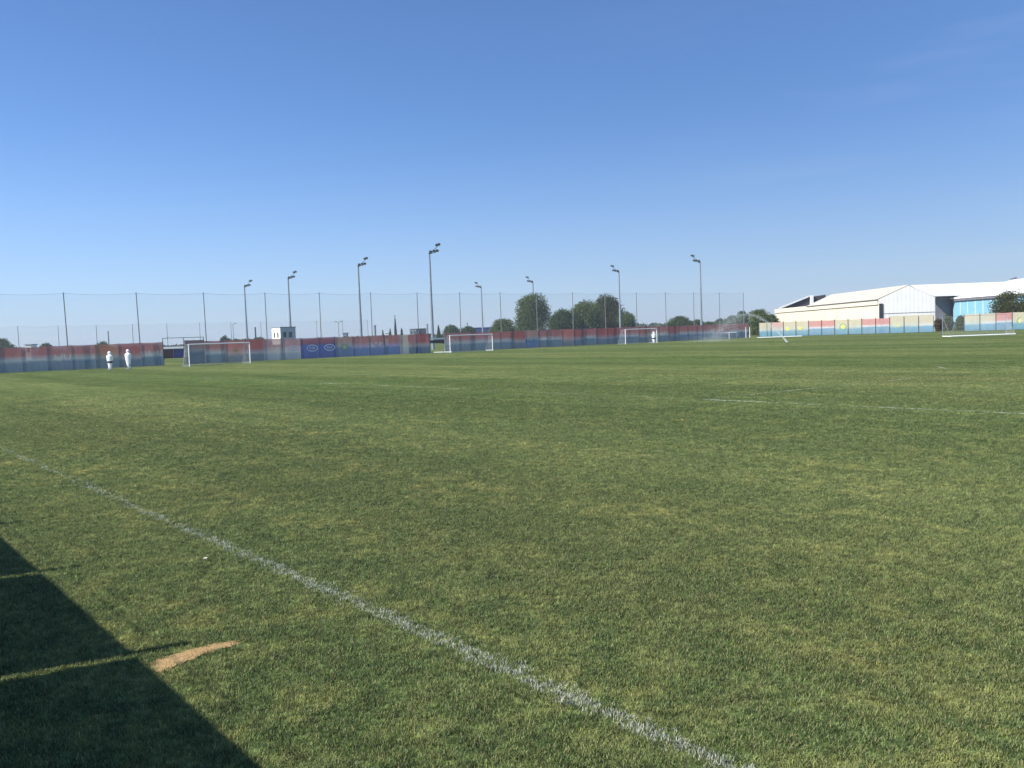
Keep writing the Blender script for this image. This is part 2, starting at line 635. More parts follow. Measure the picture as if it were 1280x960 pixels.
# sandy bare patch in the turf
sp = [(184, 838), (189, 829), (203, 823), (216, 818), (232, 814), (248, 811), (263, 806), (282, 802), (302, 800.5), (297, 805),
      (286, 809), (272, 813), (258, 818), (244, 824), (229, 830), (214, 836), (200, 841)]
spg = [G(x, y) for x, y in sp]
cen = sum(spg, Vector()) / len(spg)
mb = MB()
ring = []
for i in range(len(spg)):
    a, b_ = spg[i], spg[(i + 1) % len(spg)]
    for q in (0, .33, .67):
        p = a.lerp(b_, q)
        ring.append(p + Vector((random.uniform(-.022, .022), random.uniform(-.034, .034), 0)))
for i in range(len(ring)):
    a, b_ = ring[i], ring[(i + 1) % len(ring)]
    mb.poly([(cen.x, cen.y, .012), (a.x, a.y, .005), (b_.x, b_.y, .005)])
tag(mb.build("sand_patch", MAT['sand'], fix=False), kind='structure')
poly2 = np.array([(p.x, p.y) for p in spg])


def inside(px, py, poly):
    res = np.zeros(px.shape, bool)
    n = len(poly)
    j = n - 1
    for i in range(n):
        xi, yi = poly[i]
        xj, yj = poly[j]
        c = ((yi > py) != (yj > py)) & (px < (xj - xi) * (py - yi) / (yj - yi + 1e-12) + xi)
        res ^= c
        j = i
    return res


# ------------------------------------------------------------------ grass blades (stuff)
def tuft(name, m, nbl, hgt, wid, spread, seed):
    rg = np.random.default_rng(seed)
    mb = MB()
    for _ in range(nbl):
        a = rg.uniform(0, 2 * math.pi)
        rr = spread * math.sqrt(rg.uniform())
        bx, by = rr * math.cos(a), rr * math.sin(a)
        h = hgt * rg.uniform(.6, 1.15)
        la = rg.uniform(0, 2 * math.pi)
        lean = h * rg.uniform(.2, .95)
        wa = rg.uniform(0, math.pi)
        wx, wy = math.cos(wa) * wid / 2 * rg.uniform(.7, 1.2), math.sin(wa) * wid / 2
        lx, ly = math.cos(la) * lean, math.sin(la) * lean
        k = len(mb.v)
        mb.v += [(bx - wx, by - wy, -.004), (bx + wx, by + wy, -.004),
                 (bx + lx * .4 - wx * .9, by + ly * .4 - wy * .9, h * .62), (bx + lx * .4 + wx * .9, by + ly * .4 + wy * .9, h * .62),
                 (bx + lx, by + ly, h)]
        mb.f += [(k, k + 1, k + 3, k + 2), (k + 2, k + 3, k + 4)]
    o = mb.build(name, m, fix=False)
    C.objects.unlink(o)
    return o


def scatter(name, xy, scale, sources, label=None, kind='stuff'):
    n = len(xy)
    me = bpy.data.meshes.new(name)
    me.vertices.add(n)
    co = np.zeros((n, 3), np.float32)
    co[:, :2] = xy
    me.vertices.foreach_set('co', co.ravel())
    a = me.attributes.new('siz', 'FLOAT', 'POINT')
    a.data.foreach_set('value', scale.astype(np.float32))
    a = me.attributes.new('rot', 'FLOAT', 'POINT')
    a.data.foreach_set('value', RNG.uniform(0, 6.283, n).astype(np.float32))
    a = me.attributes.new('pick', 'INT', 'POINT')
    a.data.foreach_set('value', RNG.integers(0, len(sources), n).astype(np.int32))
    o = bpy.data.objects.new(name, me)
    C.objects.link(o)
    ng = bpy.data.node_groups.new(name + "_nodes", 'GeometryNodeTree')
    ng.interface.new_socket("Geometry", in_out='INPUT', socket_type='NodeSocketGeometry')
    ng.interface.new_socket("Geometry", in_out='OUTPUT', socket_type='NodeSocketGeometry')
    gi = ng.nodes.new('NodeGroupInput')
    go = ng.nodes.new('NodeGroupOutput')
    m2p = ng.nodes.new('GeometryNodeMeshToPoints')
    ng.links.new(gi.outputs[0], m2p.inputs[0])
    gti = ng.nodes.new('GeometryNodeGeometryToInstance')
    for s in reversed(sources):
        oi = ng.nodes.new('GeometryNodeObjectInfo')
        oi.inputs['Object'].default_value = s
        ng.links.new(oi.outputs['Geometry'], gti.inputs[0])
    iop = ng.nodes.new('GeometryNodeInstanceOnPoints')
    iop.inputs['Pick Instance'].default_value = True

    def attr(nm, typ):
        q = ng.nodes.new('GeometryNodeInputNamedAttribute')
        q.data_type = typ
        q.inputs['Name'].default_value = nm
        return q.outputs['Attribute']
    ng.links.new(m2p.outputs[0], iop.inputs['Points'])
    ng.links.new(gti.outputs[0], iop.inputs['Instance'])
    ng.links.new(attr('pick', 'INT'), iop.inputs['Instance Index'])
    cx = ng.nodes.new('ShaderNodeCombineXYZ')
    ng.links.new(attr('rot', 'FLOAT'), cx.inputs[2])
    ng.links.new(cx.outputs[0], iop.inputs['Rotation'])
    ng.links.new(attr('siz', 'FLOAT'), iop.inputs['Scale'])
    ng.links.new(iop.outputs[0], go.inputs[0])
    md = o.modifiers.new("blades", 'NODES')
    md.node_group = ng
    return tag(o, label=label, cat='grass' if kind == 'stuff' else None, kind=kind)


def sample_points():
    n = 2400000
    # uniform over the wedge of ground ahead, thinned with distance
    dmax = 46.0
    D = np.sqrt(RNG.uniform(3.6 ** 2, dmax ** 2, n))
    ang = RNG.uniform(-.68, .66, n)
    x = D * np.tan(ang)
    y = D
    area = .5 * (dmax ** 2 - 3.6 ** 2) * (math.tan(.66) + math.tan(.68))
    base = n / area
    want = np.interp(D, [3.6, 7, 11, 16, 24, 34, 46], [1800, 1450, 820, 380, 150, 50, 0])
    keep = RNG.uniform(size=n) < want / base
    return x[keep], y[keep], D[keep], base


gx, gy, gD, gbase = sample_points()
pe = poly2 - poly2.mean(0)
pe = pe * .90 + poly2.mean(0) + np.array([0, -.012])
ok = ~(inside(gx + RNG.normal(0, .022, len(gx)), gy + RNG.normal(0, .02, len(gx)), pe) & (RNG.uniform(size=len(gx)) > .05))
gx, gy, gD = gx[ok], gy[ok], gD[ok]
sc = RNG.uniform(.75, 1.25, len(gx)) * np.interp(gD, [4, 12, 24, 46], [1.0, 1.1, 1.3, 1.2])
# distance to touchline axis
rel = np.stack([gx - TA.x, gy - TA.y], 1)
dist = np.abs(rel @ np.array([Ud.x, Ud.y]))
wob = RNG.normal(0, .034, len(gx))
frac = np.interp(gD, [4, 7, 12, 20, 30], [.74, .56, .34, .22, .12])
painted = (dist + wob < LINE_W / 2) & (RNG.uniform(size=len(gx)) < frac)
bm_g, bm_p = blade_mat("grass_blade"), blade_mat("painted_blade", .42)
src = [tuft("grass_tuft", bm_g, 12, .023, .0034, .030, 20 + i) for i in range(5)]
srcp = [tuft("painted_tuft", bm_p, 13, .024, .0036, .030, 40 + i) for i in range(3)]
scatter("mown_grass", np.stack([gx, gy], 1)[~painted], sc[~painted], src,
        "short mown grass blades of the worn sunlit football pitch")
scatter("painted_grass", np.stack([gx, gy], 1)[painted], sc[painted], srcp,
        "white painted grass blades along the near touchline")

# a single white flower head in the turf
fl = G(257, 703)
t_ = empty("white_flower", (fl.x, fl.y, 0), label="tiny white flower standing alone in the grass left of the touchline", cat="flower")
MB().tube((0, 0, 0), (0, 0, .035), .002, .0015, 6).build("stem", bm_g, t_)
mb = MB()
for i in range(9):
    a = i * 2 * math.pi / 9
    d = Vector((math.cos(a), math.sin(a), 0))
    n = Vector((-d.y, d.x, 0))
    mb.prism([d * .004 + n * .003 + Vector((0, 0, .036)), d * .018 + n * .005 + Vector((0, 0, .044)), d * .018 - n * .005 + Vector((0, 0, .044)),
              d * .004 - n * .003 + Vector((0, 0, .036))], (0, 0, .004))
mb.build("petals", MAT['white'], t_)
MB().lathe([(.001, .036), (.007, .038), (.006, .046), (.001, .048)], n=10).build("flower_centre", MAT['crest'], t_)

# ------------------------------------------------------------------ left boundary fence (shaded side towards us)
F0 = Vector((-55.9, 93.0, 0))
Fd = Vector((.81, .587, 0)).normalized()
F_RZ = math.atan2(Fd.y, Fd.x)
T0, PW, WH = 7.2, 2.49, 2.82


def fpt(t, off=0.0):
    n = Vector((Fd.y, -Fd.x, 0))         # towards the camera
    return F0 + Fd * t + n * off


BM = {
    'r': banner_mat("banner_red_teal", (0.543, 0.157, 0.141), (0.512, 0.540, 0.569), (0.090, 0.189, 0.323), WH),
    'rl': banner_mat("banner_red_teal_lettered", (0.526, 0.175, 0.155), (0.454, 0.468, 0.512), (0.090, 0.182, 0.315), WH, letters=True),
    'd': banner_mat("banner_deep_red", (0.491, 0.115, 0.100), (0.383, 0.355, 0.411), (0.076, 0.158, 0.280), WH, .36),
    'o': banner_mat("banner_rust", (0.560, 0.217, 0.127), (0.411, 0.383, 0.383), (0.090, 0.182, 0.297), WH),
    's': banner_mat("banner_salmon", (0.680, 0.200, 0.161), (0.625, 0.397, 0.369), (0.125, 0.204, 0.297), WH, .36, .22),
    'p': banner_mat("banner_pale_faded", (.62, .31, .30), (.66, .56, .56), (.30, .40, .50), WH, .34, .2, letters=True),
    'b': banner_mat("banner_navy", (0.371, 0.115, 0.141), (0.097, 0.104, 0.312), (0.054, 0.111, 0.458), WH, .62, .08),
    'v': banner_mat("banner_violet_blue", (0.526, 0.200, 0.155), (0.383, 0.340, 0.540), (0.069, 0.173, 0.458), WH, .42),
    'vl': banner_mat("banner_violet_blue_lettered", (0.526, 0.200, 0.155), (0.383, 0.340, 0.540), (0.069, 0.173, 0.458), WH, .42, letters=True),
    'g': banner_mat("banner_grey_blue", (0.526, 0.286, 0.216), (0.312, 0.369, 0.454), (0.069, 0.166, 0.421), WH, .48),
    'w': banner_mat("banner_cream", (.70, .50, .40), (.66, .58, .52), (.46, .49, .54), WH, .4),
    'k': banner_mat("gate_sheet_dark", (0.320, 0.157, 0.141), (0.240, 0.254, 0.297), (0.076, 0.142, 0.234), WH, .55, clear=.05),
}


def text_mesh(body, size):
    cu = bpy.data.curves.new("lettering", 'FONT')
    cu.body = body
    cu.size = size
    cu.align_x = 'CENTER'
    cu.align_y = 'CENTER'
    cu.extrude = .004
    o = bpy.data.objects.new("lettering", cu)
    C.objects.link(o)
    dg = bpy.context.evaluated_depsgraph_get()
    me = bpy.data.meshes.new_from_object(o.evaluated_get(dg))
    bpy.data.objects.remove(o)
    return me


OVAL_TXT = text_mesh("KIA", .52)


def star_pts(r1, r2, n=5, ph=math.pi / 2):
    return [((r1 if i % 2 == 0 else r2) * math.cos(ph + i * math.pi / n), (r1 if i % 2 == 0 else r2) * math.sin(ph + i * math.pi / n)) for i in range(2 * n)]


def flat_ring(mb, x0, z0, rx, rz, w, y, n=28):
    for i in range(n):
        a, b_ = 2 * math.pi * i / n, 2 * math.pi * (i + 1) / n
        P = lambda t, k: (x0 + (rx - k) * math.cos(t), y, z0 + (rz - k) * math.sin(t))
        mb.prism([P(a, 0), P(b_, 0), P(b_, w), P(a, w)], (0, -.004, 0))


def emblem(parent, x, z, r, m, ringm=None):
    mb = MB()
    mb.prism([(x + a, -.018, z + b_) for a, b_ in star_pts(r, r * .45)], (0, -.004, 0))
    mb.build("crest", m, parent)
    if ringm:
        mb = MB()
        flat_ring(mb, x, z, r * 1.25, r * 1.25, r * .22, -.017)
        mb.build("crest_ring", ringm, parent)


def banner_panel(parent, x0, x1, h, m, name="banner"):
    """a sheet laced to the wires: sagging top edge, shallow billow"""
    mb = MB()
    nx, nz = 8, 6
    ph = random.uniform(0, 6)
    amp = random.uniform(.015, .05)
    for j in range(nz + 1):
        for i in range(nx + 1):
            u, v = i / nx, j / nz
            sag = -.05 * math.sin(math.pi * u) * v * random.uniform(.6, 1.1)
            mb.v.append((x0 + .02 + (x1 - x0 - .04) * u, amp * math.sin(math.pi * u) * math.sin(math.pi * v) * math.cos(ph + 3 * u), .05 + (h - .05) * v + sag))
    for j in range(nz):
        for i in range(nx):
            a = j * (nx + 1) + i
            mb.f.append((a, a + 1, a + nx + 2, a + nx + 1))
    return mb.build(name, m, parent, smooth=True, fix=False)


def fence_post(parent, x, h, m=None, r=.035):
    return MB().tube((x, .05, 0), (x, .05, h), r, r, 8).build("post", m or MAT['galv'], parent)


KT = {}
for k in range(-12, 48):
    KT[k] = random.choice(['r', 'r', 'd', 'rl'])
KT.update({-3: 'r', -2: 'r', -1: 'rl', 0: 'r', 1: 'o', 2: 'd', 3: 'rl', 6: 'r', 7: 's', 8: 'd', 9: 'p', 10: 'p', 11: 'b', 12: 'b', 13: 'g', 14: 'v', 15: 'vl', 16: 'v', 17: 'd',
           18: 'd', 20: 'rl', 21: 'r', 22: 'r', 26: 'g', 29: 's', 30: 'd'})


def left_section(k0, k1, label):
    base = fpt(T0 + PW * k0)
    root = empty("banner_fence", base, F_RZ, label=label, cat="fence", group="banner fences round the pitch")
    for k in range(k0, k1 + 1):
        fence_post(root, PW * (k - k0), WH + .06)
    wires = MB()
    L = PW * (k1 - k0)
    for z in (.08, 1.4, WH):
        wires.tube((0, .05, z), (L, .05, z), .006, .006, 5)
    wires.build("wire", MAT['galv'], root)
    for k in range(k0, k1):
        x = PW * (k - k0)
        if k == 17:
            o = banner_panel(root, x, x + 1.35, WH, BM['w'])
            o['label'] = "pale cream banner strip"
            banner_panel(root, x + 1.35, x + PW, WH, BM['d'])
            continue
        o = banner_panel(root, x, x + PW, WH + random.uniform(-.04, .05), BM[KT[k]])
        if k == 1: emblem(root, x + 1.5, 1.35, .42, MAT['orange'], MAT['crest'])
        if k == 7: emblem(root, x + 1.3, 1.55, .36, MAT['orange'])
        if k == 13: emblem(root, x + 1.35, 1.35, .36, MAT['crest'], MAT['crestgreen'])
        if k == 26: emblem(root, x + 1.2, 1.35, .26, MAT['crest'])
        if k in (10, 11, 12):
            xo, zo = x + PW / 2 + .38, 1.42
            mb = MB()
            flat_ring(mb, xo, zo, .78, .46, .10, -.055, 32)
            mb.build("oval_logo", MAT['print'], root)
            tx = bpy.data.objects.new("logo_lettering", OVAL_TXT)
            C.objects.link(tx)
            tx.parent = root
            tx.location = (xo, -.058, zo)
            tx.rotation_euler = (R(90), 0, 0)
            if not OVAL_TXT.materials: OVAL_TXT.materials.append(MAT['print'])
    return root


left_section(-12, 4, "faded red and teal banner fence behind the two white training dummies")
left_section(6, 19, "long banner fence with navy oval logo panels below the white cabin")
left_section(20, 48, "long red and blue banner fence in front of the big trees")

# gate between the first two sections: portal frame and one closed dark leaf
root = empty("fence_gate", fpt(T0 + PW * 4), F_RZ, label="dark fence gate with thin top rail, one side open, behind the left goal", cat="gate")
mb = MB()
for x in (0.07, PW, PW * 2 - .07):
    mb.tube((x, .09, 0), (x, .09, 3.35), .04, .04, 8)
mb.tube((0.07, .09, 3.33), (PW * 2 - .07, .09, 3.33), .03, .03, 8)
mb.build("gate_frame", MAT['dark'], root)
banner_panel(root, PW + .05, PW * 2 - .1, 3.0, BM['k'], "gate_leaf")
mb = MB()
for z in (.1, 1.5, 2.95):
    MB().tube((PW + .05, .05, z), (PW * 2 - .1, .05, z), .02, .02, 6).build("leaf_rail", MAT["dark"], root)

# ------------------------------------------------------------------ ball stop net on tall poles behind the banners
NT0, NP, NH = 6.9, 7.47, 8.75
root = empty("ball_stop_net", fpt(NT0, -.35), F_RZ, label="tall ball stop net on thin grey poles behind the left banner fence", cat="net")
def along(px, py=415):
    # distance along the fence line where the view through this spot meets it
    d = ray(px, py)
    b0 = fpt(NT0, -.35)
    return (b0.x * d.y - b0.y * d.x) / (Fd.y * d.x - Fd.x * d.y)


POLES = [-22.6, -15.4, -8.2] + [along(q) for q in (84, 174.5, 257.5, 333.5, 401, 465, 523, 576, 627, 672, 716.8, 757.5, 796.5, 833, 868, 900, 930)]
for k, xk in enumerate(POLES):
    lean = random.uniform(-.05, .05) - .16 * min(1, max(0, 1 - (k - 2) / 5))
    MB().tube((xk, 0, 0), (xk + lean, 0, NH + .12), .07, .05, 8).build("pole", MAT['polegrey'], root)
mb = MB()
cab = MB()
for k in range(len(POLES) - 1):
    nseg = 8
    for i in range(nseg):
        a, b_ = i / nseg, (i + 1) / nseg
        za, zb = NH - .17 * math.sin(math.pi * a), NH - .17 * math.sin(math.pi * b_)
        xa, xb = POLES[k] + (POLES[k + 1] - POLES[k]) * a, POLES[k] + (POLES[k + 1] - POLES[k]) * b_
        mb.poly([(xa, 0, 2.7), (xb, 0, 2.7), (xb, 0, zb), (xa, 0, za)], [(xa + 20, 0), (xb + 20, 0), (xb + 20, zb - 2.7), (xa + 20, za - 2.7)])
        cab.tube((xa, 0, za), (xb, 0, zb), .010, .010, 5)
mb.build("net", MAT['netdark'], root)
cab.build("top_cable", MAT['polegrey'], root)

# second, far ball stop net at the end of the next pitch
A2, d2 = Vector((-122, 212, 0)), Vector((.77, .638, 0)).normalized()
root = empty("ball_stop_net", A2, math.atan2(d2.y, d2.x), label="distant lower looking ball stop net seen above the banners far left", cat="net")
mb, cab = MB(), MB()
for k in range(-1, 12):
    MB().tube((9 * k, 0, 0), (9 * k, 0, NH), .08, .06, 6).build("pole", MAT['polegrey'], root)
for k in range(-1, 11):
    for i in range(6):
        a, b_ = i / 6, (i + 1) / 6
        za, zb = NH - .35 * math.sin(math.pi * a), NH - .35 * math.sin(math.pi * b_)
        mb.poly([(9 * (k + a), 0, 0.2), (9 * (k + b_), 0, 0.2), (9 * (k + b_), 0, zb), (9 * (k + a), 0, za)],
                [(9 * (k + a) + 20, 0), (9 * (k + b_) + 20, 0), (9 * (k + b_) + 20, zb), (9 * (k + a) + 20, za)])
        cab.tube((9 * (k + a), 0, za), (9 * (k + b_), 0, zb), .010, .010, 5)
mb.build("net", MAT['netdark'], root)
cab.build("top_cable", MAT['polegrey'], root)

# ------------------------------------------------------------------ right boundary fence (sunlit side)
C0 = Vector((49, 171, 0))
Cd = Vector((.82, -.57, 0)).normalized()
C_RZ = math.atan2(Cd.y, Cd.x)
RT0, RPW = 10.6, 2.43
RB = {
    'c': banner_mat("banner_cream_blue", (.74, .66, .46), (.68, .72, .62), (.17, .42, .58), 2.9, .42, .2, clear=.05),
    'cw': banner_mat("banner_cream_white_blue", (.72, .65, .47), (.80, .80, .75), (.16, .41, .60), 2.9, .42, .14, clear=.05),
    'x': banner_mat("banner_red_white_blue", (.74, .31, .28), (.82, .82, .84), (.16, .39, .56), 2.9, .47, .10, clear=.05),
    'pk': banner_mat("banner_pink_blue", (.78, .50, .45), (.70, .70, .65), (.20, .46, .60), 2.9, .40, .2, clear=.05),
}
RK = {-4: 'c', -3: 'pk', -2: 'c', -1: 'c', 0: 'x', 1: 'x', 2: 'c', 3: 'c', 4: 'x', 5: 'x', 6: 'c', 7: 'c', 8: 'cw', 11: 'c', 12: 'cw', 13: 'x', 14: 'c', 15: 'c', 16: 'x', 17: 'c', 18: 'cw', 19: 'x', 20: 'c'}
CREST = {-2: .2, -1: .2, 2: .5, 6: .4, 14: .4}


def right_section(j0, j1, label, pre=False):
    base = C0 + Cd * (RT0 + RPW * j0)
    root = empty("banner_fence", base, C_RZ, label=label, cat="fence", group="banner fences round the pitch")
    hs = lambda j: 3.2 if 6 <= j <= 8 else (3.0 if j > 8 else 2.85)
    for j in range(j0, j1 + 1):
        MB().box((RPW * (j - j0), -.05, 1.5), (.09, .07, 3.0)).build("post", MAT['dark'], root)
    wires = MB()
    for z in (.07, 1.4, 2.8):
        wires.tube((0, .05, z), (RPW * (j1 - j0), .05, z), .008, .008, 5)
    wires.build("wire", MAT['galv'], root)
    for j in range(j0, j1):
        x = RPW * (j - j0)
        banner_panel(root, x, x + RPW, hs(j), RB[RK[j]])
        if j in CREST: emblem(root, x + RPW * CREST[j] + .3, 1.5, .5, MAT['crest'], MAT['crestgreen'] if j in (2, 14) else None)
    return root


right_section(-4, 9, "sunlit cream red and blue banner fence in front of the white sheds")
right_section(11, 21, "sunlit banner fence at far right in front of the light blue building")

# ------------------------------------------------------------------ floodlight masts
def mast(name, base, H, side, label, group, tilt=0.0):
    root = empty(name, base, 0, label=label, cat="floodlight", group=group)
    mb = MB()
    mb.tube((0, 0, 0), (0, 0, H * .45), .29, .25, 10)
    mb.tube((0, 0, H * .45), (0, 0, H - .8), .22, .17, 10)
    mb.build("mast", MAT['galv'], root)
    mb = MB()
    mb.tube((0, 0, 0), (0, 0, 1.6), .3, .3, 10)
    mb.build("mast_base", MAT['galv'], root)
    br = MB()
    low = Vector((side * 1.75, -.3, H - .40))
    hi = Vector((side * 1.75, .5, H + .80))
    p = Vector((0, 0, H - .85))
    br.tube(p, low, .06, .05, 6)
    br.tube(p, hi, .06, .05, 6)
    br.tube((0, 0, H - .85), (0, 0, H - .55), .14, .14, 8)
    br.build("bracket", MAT['dark'], root)
    for k in range(3):
        c = Vector((side * (.30 + .60 * k), -.12 * k, H - .40 + .07 * k + tilt))
        b = MB()
        b.box((0, 0, 0), (.56, .55, .30))
        o = b.build("floodlight_head", MAT['dark'], root)
        o.location = c
        o.rotation_euler = (R(-8), side * R(18), R(12) * side)
        gmb = MB().box((0, 0, -.16), (.46, .45, .02)).build("lens", MAT['lampglass'], o)
    for k in range(2):
        c = hi + Vector((side * (-.35 + .40 * k), .1 * k, .02 + .14 * k))
        o = MB().box((0, 0, 0), (.50, .55, .32)).build("floodlight_head", MAT['dark'], root)
        o.location = c
        o.rotation_euler = (R(-8), side * R(20), R(12) * side)
        MB().box((0, 0, -.17), (.40, .45, .02)).build("lens", MAT['lampglass'], o)
    return root


TH = 18.6
M1 = [(536.5, 306, "nearest tall floodlight mast, standing behind the narrow gap in the banner fence"),
      (447.5, 323, "tall floodlight mast second nearest in the left row, right of the white cabin"),
      (360, 340, "floodlight mast rising directly behind the white cabin"),
      (305.5, 351, "farthest floodlight mast of the left row, above the left goal")]
M2 = [(875, 319, "rightmost floodlight mast, standing alone near the fence corner"),
      (773.5, 332, "floodlight mast standing in front of the rightmost big tree beside the far goal"),
      (666, 346, "floodlight mast standing in front of the large rounded tree"),
      (601.5, 353, "smallest farthest floodlight mast, rising above the deep blue building")]
for side, lst in ((1, M1), (-1, M2)):
    for px, py, lb in lst:
        hz = 441.8 - .036 * px
        D = (TH + 1.05 - CAM_H) * FPX / (hz - py)
        p = at(px, py + 8, D)
        mast("floodlight_mast", (p.x, p.y, 0), TH, side, lb, "floodlight masts beyond the fence")

# small lamp posts far off
for px, py, D, lb, dbl in ((291, 405, 250, "small distant street lamp left of the farthest floodlight mast", False),
                           (423, 403, 235, "small distant twin arm street lamp right of the white cabin", True)):
    p = at(px, py, D)
    root = empty("street_lamp", (p.x, p.y, 0), 0, label=lb, cat="street lamp")
    MB().tube((0, 0, 0), (0, 0, p.z), .11, .07, 6).build("pole", MAT['polegrey'], root)
    mb = MB()
    mb.tube((0, 0, p.z - .1), (.55, 0, p.z + .15), .05, .04, 6)
    if dbl: mb.tube((0, 0, p.z - .1), (-.55, 0, p.z + .15), .05, .04, 6)
    mb.build("arm", MAT['polegrey'], root)
    MB().box((.75, 0, p.z + .18), (.7, .28, .16)).build("lamp_head", MAT['polegrey'], root)
    if dbl: MB().box((-.75, 0, p.z + .18), (.7, .28, .16)).build("lamp_head", MAT['polegrey'], root)


# ------------------------------------------------------------------ goals
def goal(center, rz, label, W=7.32, H=2.44, depth_top=.9, depth=1.9, base=True, r=.06):
    root = empty("football_goal", center, rz, label=label, cat="goal", group="football goals")
    hw = W / 2
    for s in (-1, 1):
        MB().tube((s * hw, 0, 0), (s * hw, 0, H + r), r, r, 10).build("goal_post", MAT['white'], root)
    MB().tube((-hw, 0, H), (hw, 0, H), r, r, 10).build("crossbar", MAT['white'], root)
    mb = MB()
    for s in (-1, 1):
        mb.tube((s * hw, 0, .05), (s * hw, depth, .05), .03, .03, 8)
        mb.tube((s * hw, 0, H), (s * hw, depth_top, H - .06), .03, .03, 8)
        mb.tube((s * hw, depth_top, H - .06), (s * hw, depth, .05), .025, .025, 8)
    mb.tube((-hw, depth, .05), (hw, depth, .05), .03, .03, 8)
    mb.build("back_frame", MAT['galv'], root)
    nb = MB()
    a, b_, c, d = (-hw, 0, H), (hw, 0, H), (hw, depth_top, H - .06), (-hw, depth_top, H - .06)
    e, f = (hw, depth, .06), (-hw, depth, .06)
    L = math.hypot(depth - depth_top, H)
    nb.poly([a, b_, c, d], [(0, 0), (W, 0), (W, depth_top), (0, depth_top)])
    nb.poly([d, c, e, f], [(0, 0), (W, 0), (W, L), (0, L)])
    for s in (-1, 1):
        nb.poly([(s * hw, 0, H), (s * hw, depth_top, H - .06), (s * hw, depth, .06), (s * hw, 0, .06)],
                [(0, H), (depth_top, H), (depth, 0), (0, 0)])
    nb.build("goal_net", MAT['netwhite'], root)
    return root


g1 = (G(234.5, 458.3) + G(315.5, 454)) / 2
goal((g1.x, g1.y, 0), math.atan2((G(315.5, 454) - G(234.5, 458.3)).y, (G(315.5, 454) - G(234.5, 458.3)).x),
     "white football goal nearest the fence gate on the left")
c2 = at(590, 439.7, 123)
goal((c2.x, c2.y, 0), F_RZ, "white football goal in the middle, right of the narrow gap in the banners")
c3 = at(802, 429.3, 143)
goal((c3.x, c3.y, 0), F_RZ, "white football goal with a white and black training dummy inside")


def tipped_goal(center, rz, label, W, H, stand):
    """goal lying on its front: frame on the ground, side frames and net sticking up"""
    root = empty("football_goal", center, rz, label=label, cat="goal", group="football goals")
    hw = W / 2
    MB().tube((-hw, 0, .08), (hw, 0, .08), .085, .085, 10).build("crossbar", MAT['white'], root)
    for s in (-1, 1):
        MB().tube((s * hw, 0, .08), (s * hw, H, .08), .06, .06, 10).build("goal_post", MAT['white'], root)
    if stand:
        fr = MB()
        for s in (-1, 1):
            fr.tube((s * hw, H, .05), (s * hw, H, stand), .035, .035, 8)
            fr.tube((s * hw, .1, .2), (s * hw, H, stand), .016, .016, 8)
        fr.tube((-hw, H, stand), (hw, H, stand), .02, .02, 8)
        fr.build("back_frame", MAT['galv'], root)
        nb = MB()
        for s in (-1, 1):
            nb.poly([(s * hw, 0, .1), (s * hw, H, .1), (s * hw, H, stand)], [(0, 0), (H, 0), (H, stand)])
        L = math.hypot(H, stand)
        nb.poly([(-hw, 0, .1), (hw, 0, .1), (hw, H, stand), (-hw, H, stand)], [(0, 0), (W, 0), (W, L), (0, L)])
        nb.build("goal_net", MAT['netwhite'], root)
    return root


c4 = at(1229, 418.6, 106)
tipped_goal((c4.x, c4.y, 0), R(2), "white football goal tipped onto its crossbar before the light blue building", 8.2, 1.9, 2.55)
c5 = at(976, 421, 158)
tipped_goal((c5.x, c5.y, 0), R(-4), "white football goal lying flat on the grass below the white shed corner", 7.6, 2.0, 0)
# little goal beside the corner
c6 = at(911.5, 422.8, 163)
root = empty("training_goal", (c6.x, c6.y, 0), R(6), label="small low white training goal by the fence corner", cat="goal")
MB().tube((-1.6, 0, 1.2), (1.6, 0, 1.2), .06, .06, 8).build("crossbar", MAT['white'], root)
for x in (-1.55, 0, 1.55):
    MB().tube((x, 0, 0), (x, 0, 1.2), .05, .05, 8).build("goal_post", MAT['white'] if x == 0 else MAT['galv'], root)
for px, lb in ((932.5, "slim white pole left of its twin beside the fence corner"), (937.3, "slim white pole right of its twin beside the fence corner")):
    p = at(px, 421, 165)
    root = empty("marker_pole", (p.x, p.y, 0), 0, label=lb, cat="pole", group="white poles at the fence corner")
    MB().tube((0, 0, 0), (0, 0, 2.1), .07, .06, 8).build("shaft", MAT['white'], root)
    MB().lathe([(.16, 0), (.16, .05), (.07, .09)], n=12).build("foot", MAT['galv'], root)


# ------------------------------------------------------------------ training dummies
def dummy(p, H, label, shorts):
    root = empty("training_dummy", p, 0, label=label, cat="training dummy", group="white training dummies")
    prof = [(.02, .06), (.17, .08), (.19, .3), (.22, .55), (.27, .85), (.30, 1.1), (.33, 1.35), (.33, 1.5), (.24, 1.6), (.12, 1.64), (.11, 1.68), (.17, 1.74), (.18, 1.86), (.13, 1.97), (.02, 2.0)]
    prof = [(r, z * H / 2.0) for r, z in prof]
    MB().lathe(prof, n=18, sx=1.05, sy=.62).build("body", MAT['dummy'], root, smooth=True)
    MB().lathe([(.3, 0), (.3, .05), (.16, .07), (.10, .10)], n=16).build("foot_plate", MAT['galv'], root)
    if shorts:
        k = H / 2.0
        MB().lathe([(.252, .72 * k), (.262, .78 * k), (.278, .92 * k), (.279, .93 * k)], n=18, sx=1.06, sy=.66).build("shorts_print", MAT['black'], root)
    else:
        MB().box((.2, -.16, .42), (.10, .04, .14)).build("logo_print", MAT['black'], root)
    return root


p = G(138, 462)
dummy((p.x, p.y, 0), 2.0, "white training dummy with black shorts band before the far left banners", True)
p = G(161, 461)
dummy((p.x, p.y, 0), 2.15, "plain all white training dummy before the far left banners", False)
p = at(817.5, 428.6, 143.3)
dummy((p.x, p.y, 0), 1.9, "white training dummy with black shorts standing inside the far goal", True)

